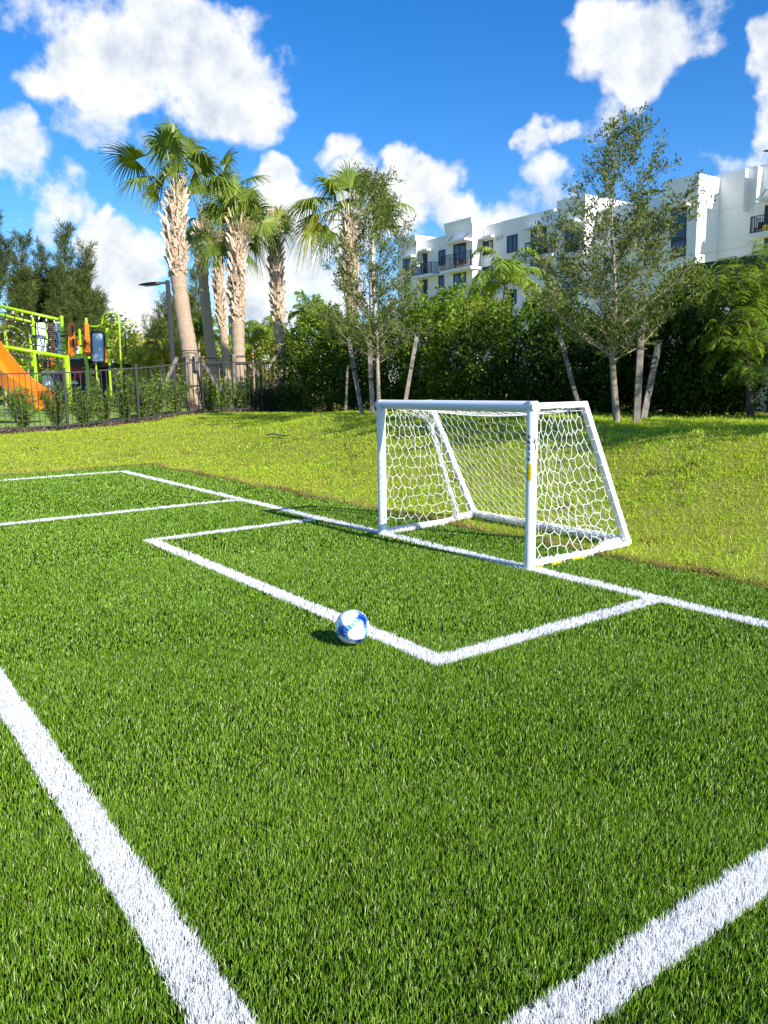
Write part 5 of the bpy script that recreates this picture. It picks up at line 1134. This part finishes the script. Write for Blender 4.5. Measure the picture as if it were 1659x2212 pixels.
def balcony(c0, c1, Y, dep=1.5):
    a, b = onY(*c0, Y-dep), onY(*c1, Y-dep); x0, x1, z1, z0 = min(a[0], b[0]), max(a[0], b[0]), a[2], b[2]
    g = G(); g.box((x0, Y-dep, z0-.28), (x1, Y+.05, z0)); o = g.build('balcony', M['stucco'], apt)
    g = G()
    for z in (z1, z0+.12): g.box((x0+.02, Y-dep+.03, z-.05), (x1-.02, Y-dep+.09, z)); g.box((x0+.02, Y-dep+.09, z-.05), (x0+.08, Y, z)); g.box((x1-.08, Y-dep+.09, z-.05), (x1-.02, Y, z))
    for x in np.arange(x0+.02, x1-.05, .16): g.box((x, Y-dep+.045, z0+.12), (x+.03, Y-dep+.075, z1-.05))
    for x in (x0+.02, (x0+x1)/2, x1-.08): g.box((x, Y-dep+.02, z0), (x+.07, Y-dep+.10, z1))
    for y in np.arange(Y-dep+.2, Y, .16): g.box((x0+.035, y, z0+.12), (x0+.06, y+.03, z1-.05)); g.box((x1-.06, y, z0+.12), (x1-.035, y+.03, z1-.05))
    g.build('railing', M['frame'], o); return x0, x1, z0, z1
win(z3(1082, 672), z3(1133, 752), 58.0); bx = win(z3(1180, 632), z3(1255, 752), 56.4, 1, 'balcony_door'); B1 = balcony(z3(1090, 705), z3(1288, 765), 56.4)
canopy(z3(1135, 618), z3(1275, 595), 56.4); rod(z3(1140, 608), z3(1168, 576), 56.4); rod(z3(1236, 590), z3(1272, 553), 56.4)
win(z3(1374, 614), z3(1430, 684), 58.0); canopy(z3(1335, 588), z3(1438, 574), 58.0, .8); win(z3(1530, 578), z3(1591, 668), 58.0)
win(z3(942, 702), z3(1004, 812), 58.0, 1, 'balcony_door'); balcony(z3(900, 765), z3(1030, 812), 58.0, 1.2); canopy(z3(958, 668), z3(1020, 660), 58.0, .9); win(z3(850, 725), z3(890, 795), 57.0); canopy(z3(850, 710), z3(915, 700), 57.0, .8)
win(z3(1082, 837), z3(1112, 905), 58.0); win(z3(1370, 948), z3(1424, 1012), 58.0); win(z3(1524, 932), z3(1585, 1010), 58.0); win(z3(975, 865), z3(1005, 945), 58.0); win(z3(1180, 800), z3(1255, 905), 56.4, 1, 'balcony_door'); win(z3(850, 850), z3(890, 930), 57.0)
win(z3(1374, 780), z3(1430, 850), 58.0); win(z3(1530, 750), z3(1591, 835), 58.0); win(z3(1082, 985), z3(1133, 1060), 58.0)
win(z4(257, 790), z4(340, 918), 58.0, 1, 'balcony_door'); B2 = balcony(z4(215, 862), z4(378, 918), 58.0, 1.4); canopy(z4(218, 775), z4(352, 752), 58.0, 1.0); win(z4(255, 955), z4(335, 1025), 58.0); win(z4(108, 1145), z4(150, 1210), 58.0); win(z4(0, 1160), z4(20, 1215), 58.0)
canopy(z4(465, 735), z4(532, 722), 57.2, .9); win(z4(462, 790), z4(535, 900), 57.2, 1, 'balcony_door'); balcony(z4(450, 865), z4(560, 905), 57.2, 1.2); win(z4(446, 932), z4(512, 1005), 57.2); win(z4(442, 1100), z4(512, 1165), 57.2)
win(z4(735, 735), z4(757, 822), 58.8, 0); win(z4(925, 695), z4(975, 800), 58.8, 1, 'balcony_door'); canopy(z4(928, 668), z4(1000, 652), 58.8, 1.0); win(z4(655, 760), z4(700, 835), 58.8); win(z4(930, 880), z4(985, 985), 58.8); win(z4(690, 960), z4(745, 1035), 58.8); balcony(z4(880, 770), z4(1010, 812), 58.8, 1.2)
win(z4(1088, 662), z4(1168, 826), 58.0, 0); win(z4(1090, 852), z4(1166, 935), 58.0, 0); canopy(z4(1100, 640), z4(1190, 622), 58.0, .8); rod(z4(1130, 625), z4(1178, 578), 58.0)
win(z5(770, 700), z5(830, 850), 60.6, 1, 'balcony_door'); B3 = balcony(z5(650, 605), z5(900, 690), 60.6, 1.6); canopy(z5(730, 470), z5(860, 450), 60.6, 1.3); rod(z5(735, 452), z5(768, 398), 60.6); win(z5(770, 525), z5(835, 680), 60.6, 1, 'balcony_door')
for (px, py), Y in ((z3(1465, 590), 58.0), (z3(1490, 580), 58.0), (z5(218, 520), 58.0), (z3(1270, 735), 56.4)):
    p = onY(px, py, Y); g = G(); g.box((p[0]-.15, Y-.08, p[2]-.22), (p[0]+.15, Y+.02, p[2]+.22)); g.build('vent', M['concrete'], apt)
# balcony furniture
def chair_at(x, y, z, m, label, col_):
    t = thing('balcony_chair', label, 'chair', (x, y, z), None); g = G(); g.box((x-.3, y-.3, z+.38), (x+.3, y+.3, z+.46)); g.build('seat', M[m], t); g = G(); g.box((x-.3, y+.24, z+.461), (x+.3, y+.31, z+.95)); g.build('backrest', M[m], t)
    for a in (-.26, .26):
        for b_ in (-.26, .26): g = G(); g.box((x+a-.025, y+b_-.025, z), (x+a+.025, y+b_+.025, z+.379)); g.build('leg', M['frame'], t)
M['wicker'] = mat('brown_wicker', (.22, .10, .06), .8, vary=.3, scale=30)
chair_at(B1[0]+1.6, 55.5, B1[2], 'wicker', 'brown wicker chair at left on the balcony with the wide canopy', 0); chair_at(B1[0]+2.7, 55.5, B1[2], 'wicker', 'brown wicker chair at right on the balcony with the wide canopy', 0)
chair_at(B2[0]+2.0, 57.2, B2[2], 'wicker', 'brown chair on the balcony left of the white pier', 0); chair_at(onY(*z5(720, 660), 59.6)[0], 59.7, B3[2], 'frame', 'black chair on the far right balcony', 0)
p = onY(*z5(775, 660), 59.6); t = thing('yellow_stool', 'bright yellow round stool on the far right balcony', 'stool', (p[0], 59.6, B3[2])); g = G(); g.tube([(p[0], 59.6, B3[2]), (p[0], 59.6, B3[2]+.3), (p[0], 59.6, B3[2]+.55)], [.26, .32, .26], 16); g.build('body', M['yellow'], t, True)
# clubhouse with dark green canopy on the right, behind the hedge
YC = 15.5; a = onY(1478, 575, YC); c = onY(1800, 540, YC); zt = onY(1560, 562, YC)[2]; zb_ = onY(1560, 606, YC)[2]
club = thing('clubhouse', 'low white clubhouse with a dark green canopy behind the hedge at right', 'building', (c[0], YC, .5))
g = G(); g.box((a[0], YC, zb_), (c[0]+6, YC+2.2, zt-.1)); g.box((a[0]-.05, YC-.04, zt-.1), (c[0]+6, YC+2.3, zt)); g.build('canopy', M['awning'], club)
g = G(); w0 = onY(1500, 800, YC+2.2); g.box((w0[0]+1.0, YC+2.25, .3), (c[0]+6, YC+6, zb_+.3)); g.build('wall', M['frame'], club)
for px in (1500, 1590, 1680): p = onY(px, 700, YC+.2); g = G(); g.box((p[0]-.07, YC+.2, .3), (p[0]+.07, YC+.34, zb_)); g.build('post', M['frame'], club)
YW = 9.6; a = onY(1598, 760, YW); zt = onY(1640, 728, YW)[2]
t = thing('white_garden_wall', 'white rendered garden wall showing through the leaves at the right edge', 'wall', (a[0], YW, .5)); g = G(); g.box((a[0], YW, .2), (a[0]+6, YW+.25, zt)); g.build('wall', M['stucco'], t); g = G(); g.box((a[0]-.06, YW-.07, zt), (a[0]+6, YW+.32, zt+.09)); g.build('coping', M['stucco'], t)
